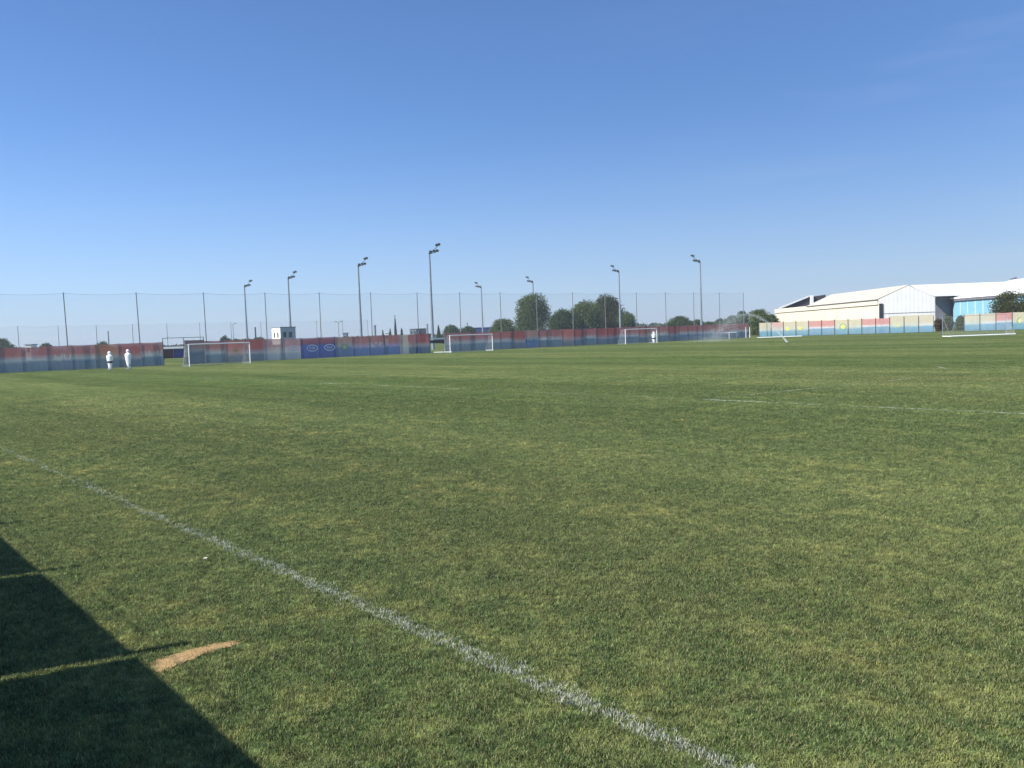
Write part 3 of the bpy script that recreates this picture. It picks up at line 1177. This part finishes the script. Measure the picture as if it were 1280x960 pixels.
# ------------------------------------------------------------------ white cabin beside the fence
pc = at(351, 425, 122)
ang = R(38)
root = empty("white_cabin", (pc.x, pc.y, 0), ang, label="small white site cabin raised above the banners, with four dark windows", cat="cabin")
zt = at(351.6, 408.7, 122).z
# local +x runs to the right rear, +y to the left rear; the near corner is the origin
LX, LY = 2.3, 3.0
MB().box((LX / 2 + .02, LY / 2, zt - 1.3), (LX - .04, LY, 2.4)).build("wall", MAT['cabinshade'], root)  # walls in the greyed shade colour; the sunlit end gets a white skin
MB().box((-.005, LY / 2, zt - 1.3), (.05, LY, 2.4)).build("end_panel", MAT['wallwhite'], root)
MB().box((LX / 2, LY / 2, zt - .05), (LX + .16, LY + .16, .12)).build("roof", MAT['galv'], root)
mb = MB()
for x in (.15, LX - .15):
    for y in (.15, LY - .15):
        mb.box((x, y, (zt - 2.5) / 2), (.18, .18, zt - 2.5))
mb.build("support_frame", MAT['galv'], root)
for q in (.8, 2.05):
    o = MB().box((-.045, q, zt - 1.12), (.05, .56, .86)).build("window", MAT['white'], root)
    MB().box((-.075, q, zt - 1.12), (.03, .44, .74)).build("pane", MAT['glass'], o)
for q in (.62, 1.5):
    o = MB().box((q, -.012, zt - 1.12), (.56, .05, .86)).build("window", MAT['cabinshade'], root)
    MB().box((q, -.045, zt - 1.12), (.46, .03, .76)).build("pane", MAT['glass'], o)
MB().box((LX - .25, -.06, zt - 2.2), (.5, .3, .35)).build("air_unit", MAT['dark'], root)


# ------------------------------------------------------------------ sheds on the right
# shed with the long cream wall and the white gable: walls run straight away from us
XA, YA0, YA1, YA2 = 71.3, 165.0, 204.0, 229.0
EA = 6.55
XR, ZR, XB = 77.0, 9.05, 82.2
sh = empty("storage_shed", (XA, YA0, 0), 0, label="large cream walled shed with white gable end behind the banner fence", cat="shed")
L1, L2 = YA1 - YA0, YA2 - YA0
w_ = XB - XA
MB().box((w_ * .25, L2 / 2, (EA - 1.0) / 2), (w_ * .5, L2, EA - 1.0)).build("side_wall", MAT['cream'], sh)
gm = MB()
gm.prism([(.02, -.05, 0), (w_, -.05, 0), (w_, -.05, EA), (XR - XA, -.05, ZR - .02), (.02, -.05, EA)], (0, .04, 0))
gm.build("gable_wall", MAT['wallwhite'], sh)
MB().box((w_ - .1, L1 / 2, EA / 2), (.2, L1 - .1, EA)).build("side_wall", MAT['wallwhite'], sh)
MB().box((-.10, L2 / 2, EA - .52), (.3, L2, 1.0)).build("fascia", MAT['cream'], sh)
rf = MB()
rf.prism([(-.35, -.08, EA - .05), (XR - XA, -.08, ZR), (XR - XA, -.08, ZR + .07), (-.35, -.08, EA + .03)], (0, L1 + .13, 0))
rf.prism([(w_ + .1, -.08, EA - .05), (w_ + .1, -.08, EA + .03), (XR - XA + .01, -.08, ZR + .07), (XR - XA + .01, -.08, ZR)], (0, L1 + .13, 0))
rf.build("roof", MAT['roofcream'], sh)
mb = MB()
mb.tube((-.42, -.2, EA - .06), (-.42, L1, EA - .06), .07, .07, 6)
mb.build("gutter", MAT['greywall'], sh)
MB().box((w_ * .25 + .1, L1 + (L2 - L1) / 2 + .2, EA - .1), (w_ * .5, L2 - L1 - .4, .3)).build("flat_roof", MAT['roofcream'], sh)
MB().box((.42, -.12, EA / 2 - .4), (.74, .1, EA - .9)).build("corner_gap_strip", MAT['dark'], sh)  # dark strip in place of a recessed gap, its darkness put into the colour
mb = MB()
for i in range(1, 9):
    mb.box((-.012, i * L2 / 9, (EA - 1.05) / 2), (.03, .06, EA - 1.1))
mb.build("wall_joint", MAT['greywall'], sh)
MB().box((w_ / 2 + .4, -.085, 3.75), (w_ - .9, .03, .07)).build("trim_line", MAT['greywall'], sh)

# dark ended shed peeping over the cream roof
p0, p1 = at(974, 384.5, 234), at(1010, 369.5, 234)
p2 = at(1032, 366, 234)
sh = empty("rear_shed", (p0.x, 234, 0), 0, label="dark ended shed with white roof edge rising behind the cream shed", cat="shed")
X1, X2 = p1.x - p0.x, p2.x - p0.x
MB().prism([(0.2, 0, 0), (X2, 0, 0), (X2, 0, p2.z - .5), (X1, 0, p1.z - .45), (0.2, 0, p0.z - .4)], (8, 22, 0)).build("wall", MAT['darkroof'], sh)
rf = MB()
rf.prism([(-.3, -.5, p0.z - .5), (X1, -.5, p1.z - .45), (X1, -.5, p1.z), (-.3, -.5, p0.z + .05)], (8.3, 23, 0))
rf.build("roof", MAT['roofwhite'], sh)
MB().box((X1 + .9, -.3, p1.z - 1.6), (.85, .4, 3.2)).build("pillar", MAT['wallwhite'], sh)

# light blue building
XC, YC0, YC1 = 98.7, 142.0, 190.0
EC, ZC, XCR = 6.7, 10.3, 112.0
sh = empty("blue_warehouse", (XC, YC0, 0), 0, label="light blue clad warehouse with white roof at the right edge", cat="warehouse")
LC = YC1 - YC0
MB().box((.15, LC / 2, EC / 2), (.3, LC, EC)).build("side_wall", MAT['blueclad'], sh)
MB().prism([(.3, .05, 0), (27, .05, 0), (27, .05, EC), (XCR - XC, .05, ZC - .1), (.3, .05, EC)], (0, .3, 0)).build("gable_wall", MAT['blueclad'], sh)
MB().prism([(.3, LC - .35, 0), (27, LC - .35, 0), (27, LC - .35, EC), (XCR - XC, LC - .35, ZC - .1), (.3, LC - .35, EC)], (0, .3, 0)).build("gable_wall", MAT['wallwhite'], sh)
rf = MB()
rf.prism([(-.5, -.4, EC - .05), (XCR - XC, -.4, ZC), (XCR - XC, -.4, ZC + .18), (-.5, -.4, EC + .22)], (0, LC + .8, 0))
rf.prism([(27.5, -.4, EC - .05), (27.5, -.4, EC + .22), (XCR - XC + .01, -.4, ZC + .18), (XCR - XC + .01, -.4, ZC)], (0, LC + .8, 0))
rf.build("roof", MAT['roofwhite'], sh)
MB().box((-.2, LC / 2, EC - .35), (.35, LC, .4)).build("gutter", MAT['greywall'], sh)
mb = MB()
for i in range(1, 16):
    mb.box((-.02, i * LC / 16, (EC - .6) / 2), (.05, .09, EC - .6))
mb.build("wall_joint", MAT['white'], sh)

# white roofed hall closing the recess behind
sh = empty("white_hall", (82.4, 191, 0), 0, label="wide white roofed hall with grey wall set back between the sheds", cat="hall")
WE = 44.0
MB().box((WE / 2, 6, 3.7), (WE, 12, 7.4)).build("wall", MAT['greywall'], sh)
rf = MB()
rf.prism([(10.4, -2.6, 7.35), (10.4, 6, 10.2), (10.4, 6, 10.35), (10.4, -2.6, 7.65)], (WE - 9, 0, 0))
rf.prism([(10.4, 14.6, 7.35), (10.4, 14.6, 7.65), (10.4, 6.01, 10.35), (10.4, 6.01, 10.2)], (WE - 9, 0, 0))
rf.build("roof", MAT['roofwhite'], sh)
mb = MB()
for x in (2.6, 7.0, 11.5):
    mb.box((x, -.06, 3.4), (.12, .12, 6.8))
mb.build("wall_joint", MAT['dark'], sh)
pv = at(1267, 347.5, 205)
root = empty("roof_vent", (pv.x, pv.y, 10.6), 0, label="small dark vent cowl on the white roof ridge at far right", cat="vent")
root.location.z = pv.z - 1.0
MB().tube((0, 0, -.4), (0, 0, .7), .2, .2, 8).build("pipe", MAT['galv'], root)
MB().tube((-.7, 0, .7), (.7, 0, 1.1), .22, .22, 8).build("cowl", MAT['greywall'], root)


# ------------------------------------------------------------------ trees and shrubs
def tree(name, px, pytop, wpx, D, m, label, cat, blobs=None, trunk_h=.22, leaf=.42, dens=1.0, group=None, squash=1.0, seed=None):
    rg = np.random.default_rng(seed if seed is not None else int(px * 7 + D))
    top = at(px, pytop, D)
    H = top.z
    W = wpx * D / FPX
    root = empty(name, (top.x, D, 0), 0, label=label, cat=cat, group=group)
    zb = H * trunk_h
    tk = MB()
    tr = max(.05, H * .018)
    tk.tube((0, 0, 0), (0, 0, zb + (H - zb) * .35), tr, tr * .7, 8)
    for i in range(5):
        a = rg.uniform(0, 6.28)
        z0 = zb + (H - zb) * rg.uniform(.0, .3)
        rr = W * .5 * rg.uniform(.45, .75)
        tk.tube((0, 0, z0), (rr * math.cos(a), rr * math.sin(a), z0 + (H - zb) * rg.uniform(.2, .5)), tr * .5, tr * .15, 6)
    tk.build("trunk", MAT['bark'], root)
    if blobs is None:
        blobs = []
        nb = 16
        for i in range(nb):
            u = rg.uniform(-1, 1)
            hz = rg.uniform(0, 1)
            wz = math.sin(math.pi * min(.97, max(.12, .18 + hz * .74))) ** .7
            a = rg.uniform(0, 6.28)
            rr = .34 * wz * math.sqrt(rg.uniform(.1, 1))
            blobs.append((rr * math.cos(a), rr * math.sin(a), hz * .80 + .05, rg.uniform(.17, .26)))
        blobs.append((0, 0, .55, .38))
        blobs.append((0, 0, .28, .42))
        blobs.append((0.02, 0, .86, .16))
    V, F, ALL = [], [], []
    k = 0
    n_total = int(max(500, min(22000, 62 * W * (H - zb) / (leaf * leaf) * dens)))
    tot = sum(b[3] ** 2 for b in blobs)
    for bx, by, bz, br in blobs:
        n = int(n_total * br * br / tot)
        d = rg.normal(size=(n, 3))
        d /= np.linalg.norm(d, axis=1)[:, None]
        rad = br * (1 - .5 * rg.uniform(size=n) ** 2.2) * (1 + .14 * rg.normal(size=n).clip(-1.5, 1.5))
        pts = d * rad[:, None]
        hz_ = (H - zb) * br / W
        P = np.stack([(bx + pts[:, 0]) * W, (by + pts[:, 1]) * W, zb + bz * (H - zb) + pts[:, 2] * min(W, (H - zb)) * 1.0 * squash], 1)
        ALL.append(P)
    P = np.concatenate(ALL)
    zt_ = np.percentile(P[:, 2], 99.7)
    P[:, 2] = np.where(P[:, 2] > zb, zb + (P[:, 2] - zb) * (H - zb) / max(zt_ - zb, .1), P[:, 2])
    P[:, 2] = np.maximum(P[:, 2], .1)
    for P in (P,):
        for q in P:
            nrm = rg.normal(size=3)
            nrm /= np.linalg.norm(nrm)
            a = np.cross(nrm, rg.normal(size=3))
            a /= np.linalg.norm(a)
            b_ = np.cross(nrm, a)
            s1, s2 = leaf * rg.uniform(.5, 1.1), leaf * rg.uniform(.3, .7)
            V += [tuple(q - a * s1 * .5), tuple(q + b_ * s2 * .5), tuple(q + a * s1 * .5), tuple(q - b_ * s2 * .5)]
            F.append((k, k + 1, k + 2, k + 3))
            k += 4
    mb = MB()
    mb.v, mb.f = V, F
    mb.build("crown", m, root, fix=False)
    return root


LA, LB_, LO, LBR = MAT['leafa'], MAT['leafb'], MAT['leafo'], MAT['leafbrown']
tree("broadleaf_tree", 664.5, 368.5, 52, 250, LA, "large rounded green tree behind the banner fence, left of the other big trees", "tree", leaf=.5, trunk_h=.08)
tree("broadleaf_tree", 704, 388, 42, 236, LB_, "lower dark bushy tree at the left side of the wide tree clump", "tree", leaf=.5, trunk_h=.05)
tree("broadleaf_tree", 729, 377.5, 50, 240, LA, "middle green tree of the wide clump, with an uneven top", "tree", leaf=.5, trunk_h=.06)
tree("broadleaf_tree", 761, 370, 50, 250, LO, "tallest olive green tree of the wide clump, behind a floodlight mast", "tree", leaf=.5, trunk_h=.08)
tree("broadleaf_tree", 781, 391, 34, 246, LA, "low rounded tree at the right edge of the wide tree clump", "tree", leaf=.5, trunk_h=.05)
tree("broadleaf_tree", 628, 399.5, 38, 240, LA, "small bushy tree right of the deep blue building", "tree", leaf=.45, trunk_h=.05)
tree("broadleaf_tree", 565, 407, 30, 300, LB_, "low dark round tree right of the nearest floodlight mast", "tree", leaf=.5, trunk_h=.05)
tree("broadleaf_tree", 584, 408.5, 26, 305, LB_, "low dark tree touching the left end of the deep blue building", "tree", leaf=.5, trunk_h=.05)
tree("broadleaf_tree", 848, 396, 42, 262, LB_, "domed dark tree between the far goal and the rightmost floodlight mast", "tree", leaf=.5, trunk_h=.03)
tree("shrub", 872, 400, 22, 266, LB_, "narrow dark shrub beside the rightmost floodlight mast", "shrub", leaf=.5, trunk_h=.03)
tree("shrub", 887, 402.5, 28, 262, LB_, "low wide dark shrub right of the rightmost floodlight mast", "shrub", leaf=.5, trunk_h=.03)
tree("shrub", 900, 399, 26, 268, LB_, "dark shrub above the little training goal", "shrub", leaf=.5, trunk_h=.03)
tree("broadleaf_tree", 915, 395.5, 34, 240, LB_, "dark tree half hidden behind the sprinkler spray", "tree", leaf=.5, trunk_h=.03)
tree("broadleaf_tree", 928, 390, 24, 222, LB_, "small dark tree at the end of the tall ball stop net", "tree", leaf=.45, trunk_h=.05)
tree("broadleaf_tree", 951, 387.5, 35, 205, LA, "round dense tree just left of the cream shed", "tree", leaf=.42, trunk_h=.05)
tree("broadleaf_tree", 965, 394, 24, 208, LB_, "low tree tucked against the cream shed corner", "tree", leaf=.42, trunk_h=.05)
tree("broadleaf_tree", 1260, 364.5, 50, 156, LO, "dark leafy tree in front of the light blue wall", "tree", leaf=.36, trunk_h=.12, dens=.4)
tree("broadleaf_tree", 1283, 371, 20, 158, LA, "leafy tree cut off by the right picture edge before the blue wall", "tree", leaf=.36, trunk_h=.12, dens=.4)
tree("shrub", 1173, 399, 12, 160, LBR, "brownish dry shrub in the gap of the sunlit banner fence", "shrub", leaf=.35, trunk_h=.03)
tree("shrub", 1184, 394, 16, 163, LB_, "dark green shrub in the middle of the sunlit fence gap", "shrub", leaf=.35, trunk_h=.03)
tree("shrub", 1200, 395, 14, 162, LB_, "dark green shrub behind the tipped goal net", "shrub", leaf=.35, trunk_h=.03)
tree("broadleaf_tree", 3, 424, 30, 252, LA, "green tree above the banners at the left picture edge", "tree", leaf=.5, trunk_h=.04)
tree("shrub", 57, 429.5, 20, 250, LO, "small olive shrub just above the far left banners", "shrub", leaf=.45, trunk_h=.04)
tree("shrub", 128, 427.5, 20, 240, LB_, "small flat dark shrub above the white training dummies", "shrub", leaf=.45, trunk_h=.03)
for i, (px, py, ww, lb) in enumerate([(281, 420.5, 15, "round dark shrub, the highest of the low row above the left goal"),
                                      (294, 424, 24, "low dark shrub just right of the highest one above the left goal"),
                                      (309, 423.5, 26, "low dark shrub at the foot of the farthest floodlight mast"),
                                      (325, 422, 24, "low dark shrub touching the white cabin's left side")]):
    tree("shrub", px, py, ww, 275, LB_, lb, "shrub", leaf=.5, trunk_h=.03)
col_blobs = [(0, 0, .1 + .09 * i, .42 - .038 * i) for i in range(10)]
tree("slender_conifer", 493.6, 395, 4.6, 340, LB_, "tall slender pointed conifer standing alone against the sky", "tree", blobs=col_blobs, leaf=.32, dens=2.2, squash=2.2, trunk_h=.02)
tree("small_conifer", 478.5, 413, 5, 330, LB_, "small dark conifer left of the little white box hut", "tree", blobs=col_blobs, leaf=.5, squash=1.6, dens=1.5, trunk_h=.03)
tree("small_conifer", 487.5, 411.5, 6.5, 330, LB_, "small dark conifer right of the little white box hut", "tree", blobs=col_blobs, leaf=.5, squash=1.6, dens=1.5, trunk_h=.03)
tree("small_conifer", 502, 411, 7, 335, LB_, "small cone shaped conifer left of the distant grey block", "tree", blobs=col_blobs, leaf=.5, squash=1.6, dens=1.5, trunk_h=.03)
tree("small_conifer", 548, 407.5, 8, 330, LB_, "cone shaped conifer right of the nearest floodlight mast", "tree", blobs=col_blobs, leaf=.5, squash=1.6, dens=1.5, trunk_h=.03)
tree("shrub", 522.5, 433, 9, 126.2, LB_, "dark shrub growing against the banners left of the narrow gap", "shrub", leaf=.22, trunk_h=.03)

# far wooded skyline
mb = MB()
rg = np.random.default_rng(77)
k = 0
for _ in range(15000):
    px = rg.uniform(-60, 1340)
    D = rg.uniform(620, 760)
    hmax = np.interp(px, [0, 380, 560, 700, 780, 830, 950, 1300], [4.2, 4.5, 5.5, 6.5, 8.6, 8.2, 6.5, 6])
    hmax *= .84 + .16 * math.sin(px * .11) * math.sin(px * .037 + 1)
    d = ray(px, 420)
    x = d.x / d.y * D
    z = hmax * rg.uniform(0, 1) ** .6
    q = np.array([x, D, z])
    nrm = rg.normal(size=3)
    a = np.cross(nrm, rg.normal(size=3)); a /= np.linalg.norm(a)
    b_ = np.cross(nrm, a); b_ /= np.linalg.norm(b_)
    s = rg.uniform(.8, 2.0)
    mb.v += [tuple(q - a * s), tuple(q + b_ * s * .7), tuple(q + a * s), tuple(q - b_ * s * .7)]
    mb.f.append((k, k + 1, k + 2, k + 3)); k += 4
tag(mb.build("far_treeline", MAT['leaffar'], fix=False), label="hazy low line of distant woods along the horizon", cat="woods", kind='stuff')


# ------------------------------------------------------------------ distant buildings and masts
def block(name, x0, x1, ytop, D, depth, m, label, cat, roofm=None, win=0, winm=None):
    a, b_ = at(x0, ytop, D), at(x1, ytop, D)
    W = b_.x - a.x
    H = (a.z + b_.z) / 2
    root = empty(name, ((a.x + b_.x) / 2, D, 0), 0, label=label, cat=cat)
    MB().box((0, depth / 2, H / 2 - .1), (W, depth, H - .2)).build("wall", m, root)
    MB().box((0, depth / 2, H - .1), (W + .4, depth + .4, .25)).build("roof", roofm or MAT['greyblock'], root)
    for i in range(win):
        o = MB().box((-W / 2 + W * (i + .5) / win, -.02, H - 1.7), (W / win * .5, .08, 1.1)).build("window", winm or MAT['glass'], root)
    return root


block("blue_hall", 588, 616, 409.3, 315, 14, MAT['deepblue'], "low deep blue hall at the foot of the smallest floodlight mast", "hall", MAT['deepblue'], 6)
block("grey_block", 512, 520, 411, 400, 10, MAT['greyblock'], "small distant grey block with flat roof, its lighter left part", "building", None, 2)
block("grey_block", 520, 530, 410.4, 405, 12, MAT['dark'], "small distant dark grey block right of the lighter one", "building", None, 2)
block("white_hut", 481, 485.5, 415.8, 332, 3, MAT['white'], "little white box hut between two small dark conifers", "hut", MAT['white'], 1)
block("white_hut", 31.5, 38.5, 430.3, 240, 3, MAT['white'], "little white hut above the far left banners", "hut", MAT['greyblock'], 1)
block("utility_box", 428.5, 433, 416, 300, 3, MAT['greyblock'], "little grey rooftop cabin left of a floodlight mast foot", "hut", MAT['greyblock'], 1)
for px, py, D, r1, r2, m, nm, lb, cat in ((468.3, 406.5, 320, .5, .45, 'galv', "pale_chimney", "pale grey stubby chimney beside a net pole", "chimney"),
                                          (533.8, 405, 330, .42, .34, 'greyblock', "dark_chimney", "dark slim chimney just left of the nearest floodlight mast", "chimney"),
                                          (584, 403.5, 420, .4, .3, 'greyblock', "thin_chimney", "thin distant chimney above the low dark trees", "chimney"),
                                          (319, 409, 280, .28, .22, 'dark', "dark_mast", "short thick dark mast left of the white cabin", "mast"),
                                          (135, 414, 215, .16, .13, 'polegrey', "short_mast", "short grey mast above the flat dark shrub at left", "mast")):
    p = at(px, py, D)
    root = empty(nm, (p.x, D, 0), 0, label=lb, cat=cat)
    MB().tube((0, 0, 0), (0, 0, p.z - .3), r1, r2, 10).build("shaft", MAT[m], root)
    MB().tube((0, 0, p.z - .3), (0, 0, p.z), r2 * 1.25, r2 * 1.2, 10).build("cap", MAT[m], root)

# team shelters seen through the open gate
for px, lb, m, seatm in ((210.5, "dark red team shelter seen through the open gate", paint("shelter_maroon", (.10, .04, .05), .6), None),
                         (223.5, "blue team shelter seen through the open gate", paint("shelter_blue", (.05, .09, .32), .6), None)):
    p = at(px, 447.6, 170)
    root = empty("team_shelter", (p.x, 170, 0), R(20), label=lb, cat="shelter")
    MB().box((0, .9, .95), (1.9, .08, 1.9)).build("back_panel", m, root)
    mb = MB()
    for s in (-1, 1):
        mb.prism([(s * .93, 0, 0), (s * .93, .9, 0), (s * .93, .9, 1.9), (s * .93, .25, 1.9)], (.04, 0, 0))
    mb.build("side_panel", m, root)
    MB().box((0, .5, 1.95), (2.0, 1.0, .06)).build("roof", MAT['white'], root)
    for x in (-.6, 0, .6):
        MB().box((x, .6, .42), (.45, .45, .06)).build("seat", m, root)
p = at(216, 433.5, 176)
root = empty("white_board", (p.x, 178, 0), R(15), label="white board standing behind the team shelters beyond the gate", cat="board")
MB().box((0, 0, 1.2), (5.6, .08, 2.2)).build("panel", MAT['white'], root)
mb = MB()
for x in (-2.6, 0, 2.6): mb.box((x, .08, 1.1), (.1, .1, 2.2))
mb.build("support", MAT['galv'], root)
# low rail across the narrow gap
p = at(549, 430, 142)
root = empty("low_barrier", (p.x, p.y, 0), F_RZ, label="low white barrier seen through the narrow gap in the banners", cat="barrier")
MB().box((0, 0, 2.05), (4.6, .1, .22)).build("rail", MAT['white'], root)
for x in (-2.1, 2.1): MB().box((x, 0, 1.0), (.1, .1, 2.0)).build("leg", MAT['galv'], root)
MB().box((0, .2, 1.55), (4.2, .06, .5)).build("board", MAT['dark'], root)

for px, py, L, lb in ((548, 441.2, 1.3, "short white bar lying on the grass in the narrow banner gap"), (559.5, 440.8, 1.2, "short white bar lying at the left foot of the middle goal"),
                      (612, 438.6, 1.0, "short white bar lying at the right foot of the middle goal")):
    p = G(px, py)
    root = empty("ground_bar", (p.x, p.y, 0), R(3), label=lb, cat="bar", group="white bars on the grass by the middle goal")
    MB().tube((-L / 2, 0, .09), (L / 2, 0, .09), .07, .07, 8).build("tube", MAT['white'], root)
    mb = MB()
    for x in (-L / 2 + .1, L / 2 - .1): mb.box((x, 0, .02), (.12, .22, .04))
    mb.build("foot", MAT['galv'], root)

# ------------------------------------------------------------------ sprinkler
sb = G(984, 431)
root = empty("field_sprinkler", (sb.x, sb.y, 0), 0, label="field sprinkler throwing a white arc of water towards the fence corner", cat="sprinkler")
mb = MB()
mb.tube((0, 0, 0), (0, 0, .25), .05, .04, 8)
mb.tube((0, 0, .22), (.0, .22, .34), .03, .02, 8)
mb.build("nozzle", MAT['dark'], root)
wm, t, b, o = newmat("water_drops")
b.inputs['Base Color'].default_value = (.9, .93, .95, 1)
b.inputs['Roughness'].default_value = .5
b.inputs['Subsurface Weight'].default_value = 0
tr = N(t, 'ShaderNodeBsdfTranslucent')
tr.inputs[0].default_value = (.9, .93, .95, 1)
mx = N(t, 'ShaderNodeMixShader')
mx.inputs[0].default_value = .5
t.links.new(b.outputs[0], mx.inputs[1])
t.links.new(tr.outputs[0], mx.inputs[2])
t.links.new(mx.outputs[0], o.inputs['Surface'])
E = at(893, 421, 142)
E.z = 0
dirv = Vector((E.x - sb.x, E.y - sb.y, 0))
rg = np.random.default_rng(3)


def drops(mb, q, s):
    k = len(mb.v)
    o_ = [Vector((1, 1, 1)), Vector((-1, -1, 1)), Vector((-1, 1, -1)), Vector((1, -1, -1))]
    mb.v += [tuple(q + v * s) for v in o_]
    mb.f += [(k, k + 2, k + 1), (k, k + 1, k + 3), (k, k + 3, k + 2), (k + 1, k + 2, k + 3)]


jet, mist = MB(), MB()
for _ in range(2100):
    s = rg.uniform() ** 2.0 * .95
    wdt = .05 + .42 * s
    q = dirv * s + Vector((rg.normal() * wdt, 0, .3 + 3.6 * 4 * s * (1 - s) + rg.normal() * wdt * .5))
    if q.z > 0: drops(jet, q, rg.uniform(.008, .017))
for _ in range(15000):
    s = rg.uniform(.45, 1.05)
    ztop = .3 + 3.6 * 4 * s * (1 - s)
    z = ztop * rg.uniform(0, 1) ** .8
    q = dirv * s + Vector((rg.normal() * (.8 + 1.6 * (1 - z / max(ztop, .1))) - (ztop - z) * .9, 0, z))
    drops(mist, q, rg.uniform(.005, .011))
jet.build("water_jet", wm, root, fix=False)
mist.build("water_mist", wm, root, fix=False)

# ------------------------------------------------------------------ slatted fence beside the photographer: casts the shadow on the turf
e0, e1 = G(325, 960), G(0, 665)
n_u = Ud
edge = e0.dot(n_u)                     # distance of the shadow edge along U
SH_OFF = -1.0                          # the fence stands a metre behind the camera
hor = Vector((-S.x, -S.y, 0)) / S.z    # shadow shift per metre of height
HW = (edge - SH_OFF) / hor.dot(n_u)
tips = [G(231, 805.5), G(95, 707), G(27, 652.5)]
HP = [(q.dot(n_u) - SH_OFF) / hor.dot(n_u) for q in tips]
hp = sum(HP) / 3
# where each post stands: walk back from the shadow of its tip
feet = [q - hor * h for q, h in zip(tips, HP)]
s_al = sorted(f.dot(Vd) for f in feet)
stp = (s_al[-1] - s_al[0]) / 2
print("WALL", HW, hp, s_al, stp, edge)
base = Ud * SH_OFF
root = empty("panel_fence", (base.x, base.y, 0), math.atan2(Vd.y, Vd.x), label="solid dark panel fence with thin posts beside the photographer, outside the picture", cat="fence")
i0 = -4
for i in range(i0, 7):
    x = s_al[0] + stp * i
    MB().box((x, 0, hp / 2), (.07, .07, hp)).build("post", MAT['dark'], root)
    MB().box((x + .045 + (stp - .16) / 2 - .005, 0, HW / 2), (stp - .16, .04, HW)).build("panel", MAT['greyblock'], root)
mb = MB()
mb.tube((s_al[0] + stp * i0, 0, hp - .12), (s_al[0] + stp * 6, 0, hp - .12), .004, .004, 5)
mb.build("wire", MAT['dark'], root)

# ------------------------------------------------------------------ summer air
hz = MB().box((0, 560, 10.4), (1900, 1300, 22.8))
hm, t, b, o = newmat("thin_haze")
t.nodes.remove(b)
pv_ = N(t, 'ShaderNodeVolumePrincipled')
pv_.inputs['Color'].default_value = (.86, .92, 1.0, 1)
pv_.inputs['Density'].default_value = .00032
pv_.inputs['Anisotropy'].default_value = .2
t.links.new(pv_.outputs[0], o.inputs['Volume'])
tag(hz.build("haze", hm), kind='stuff')
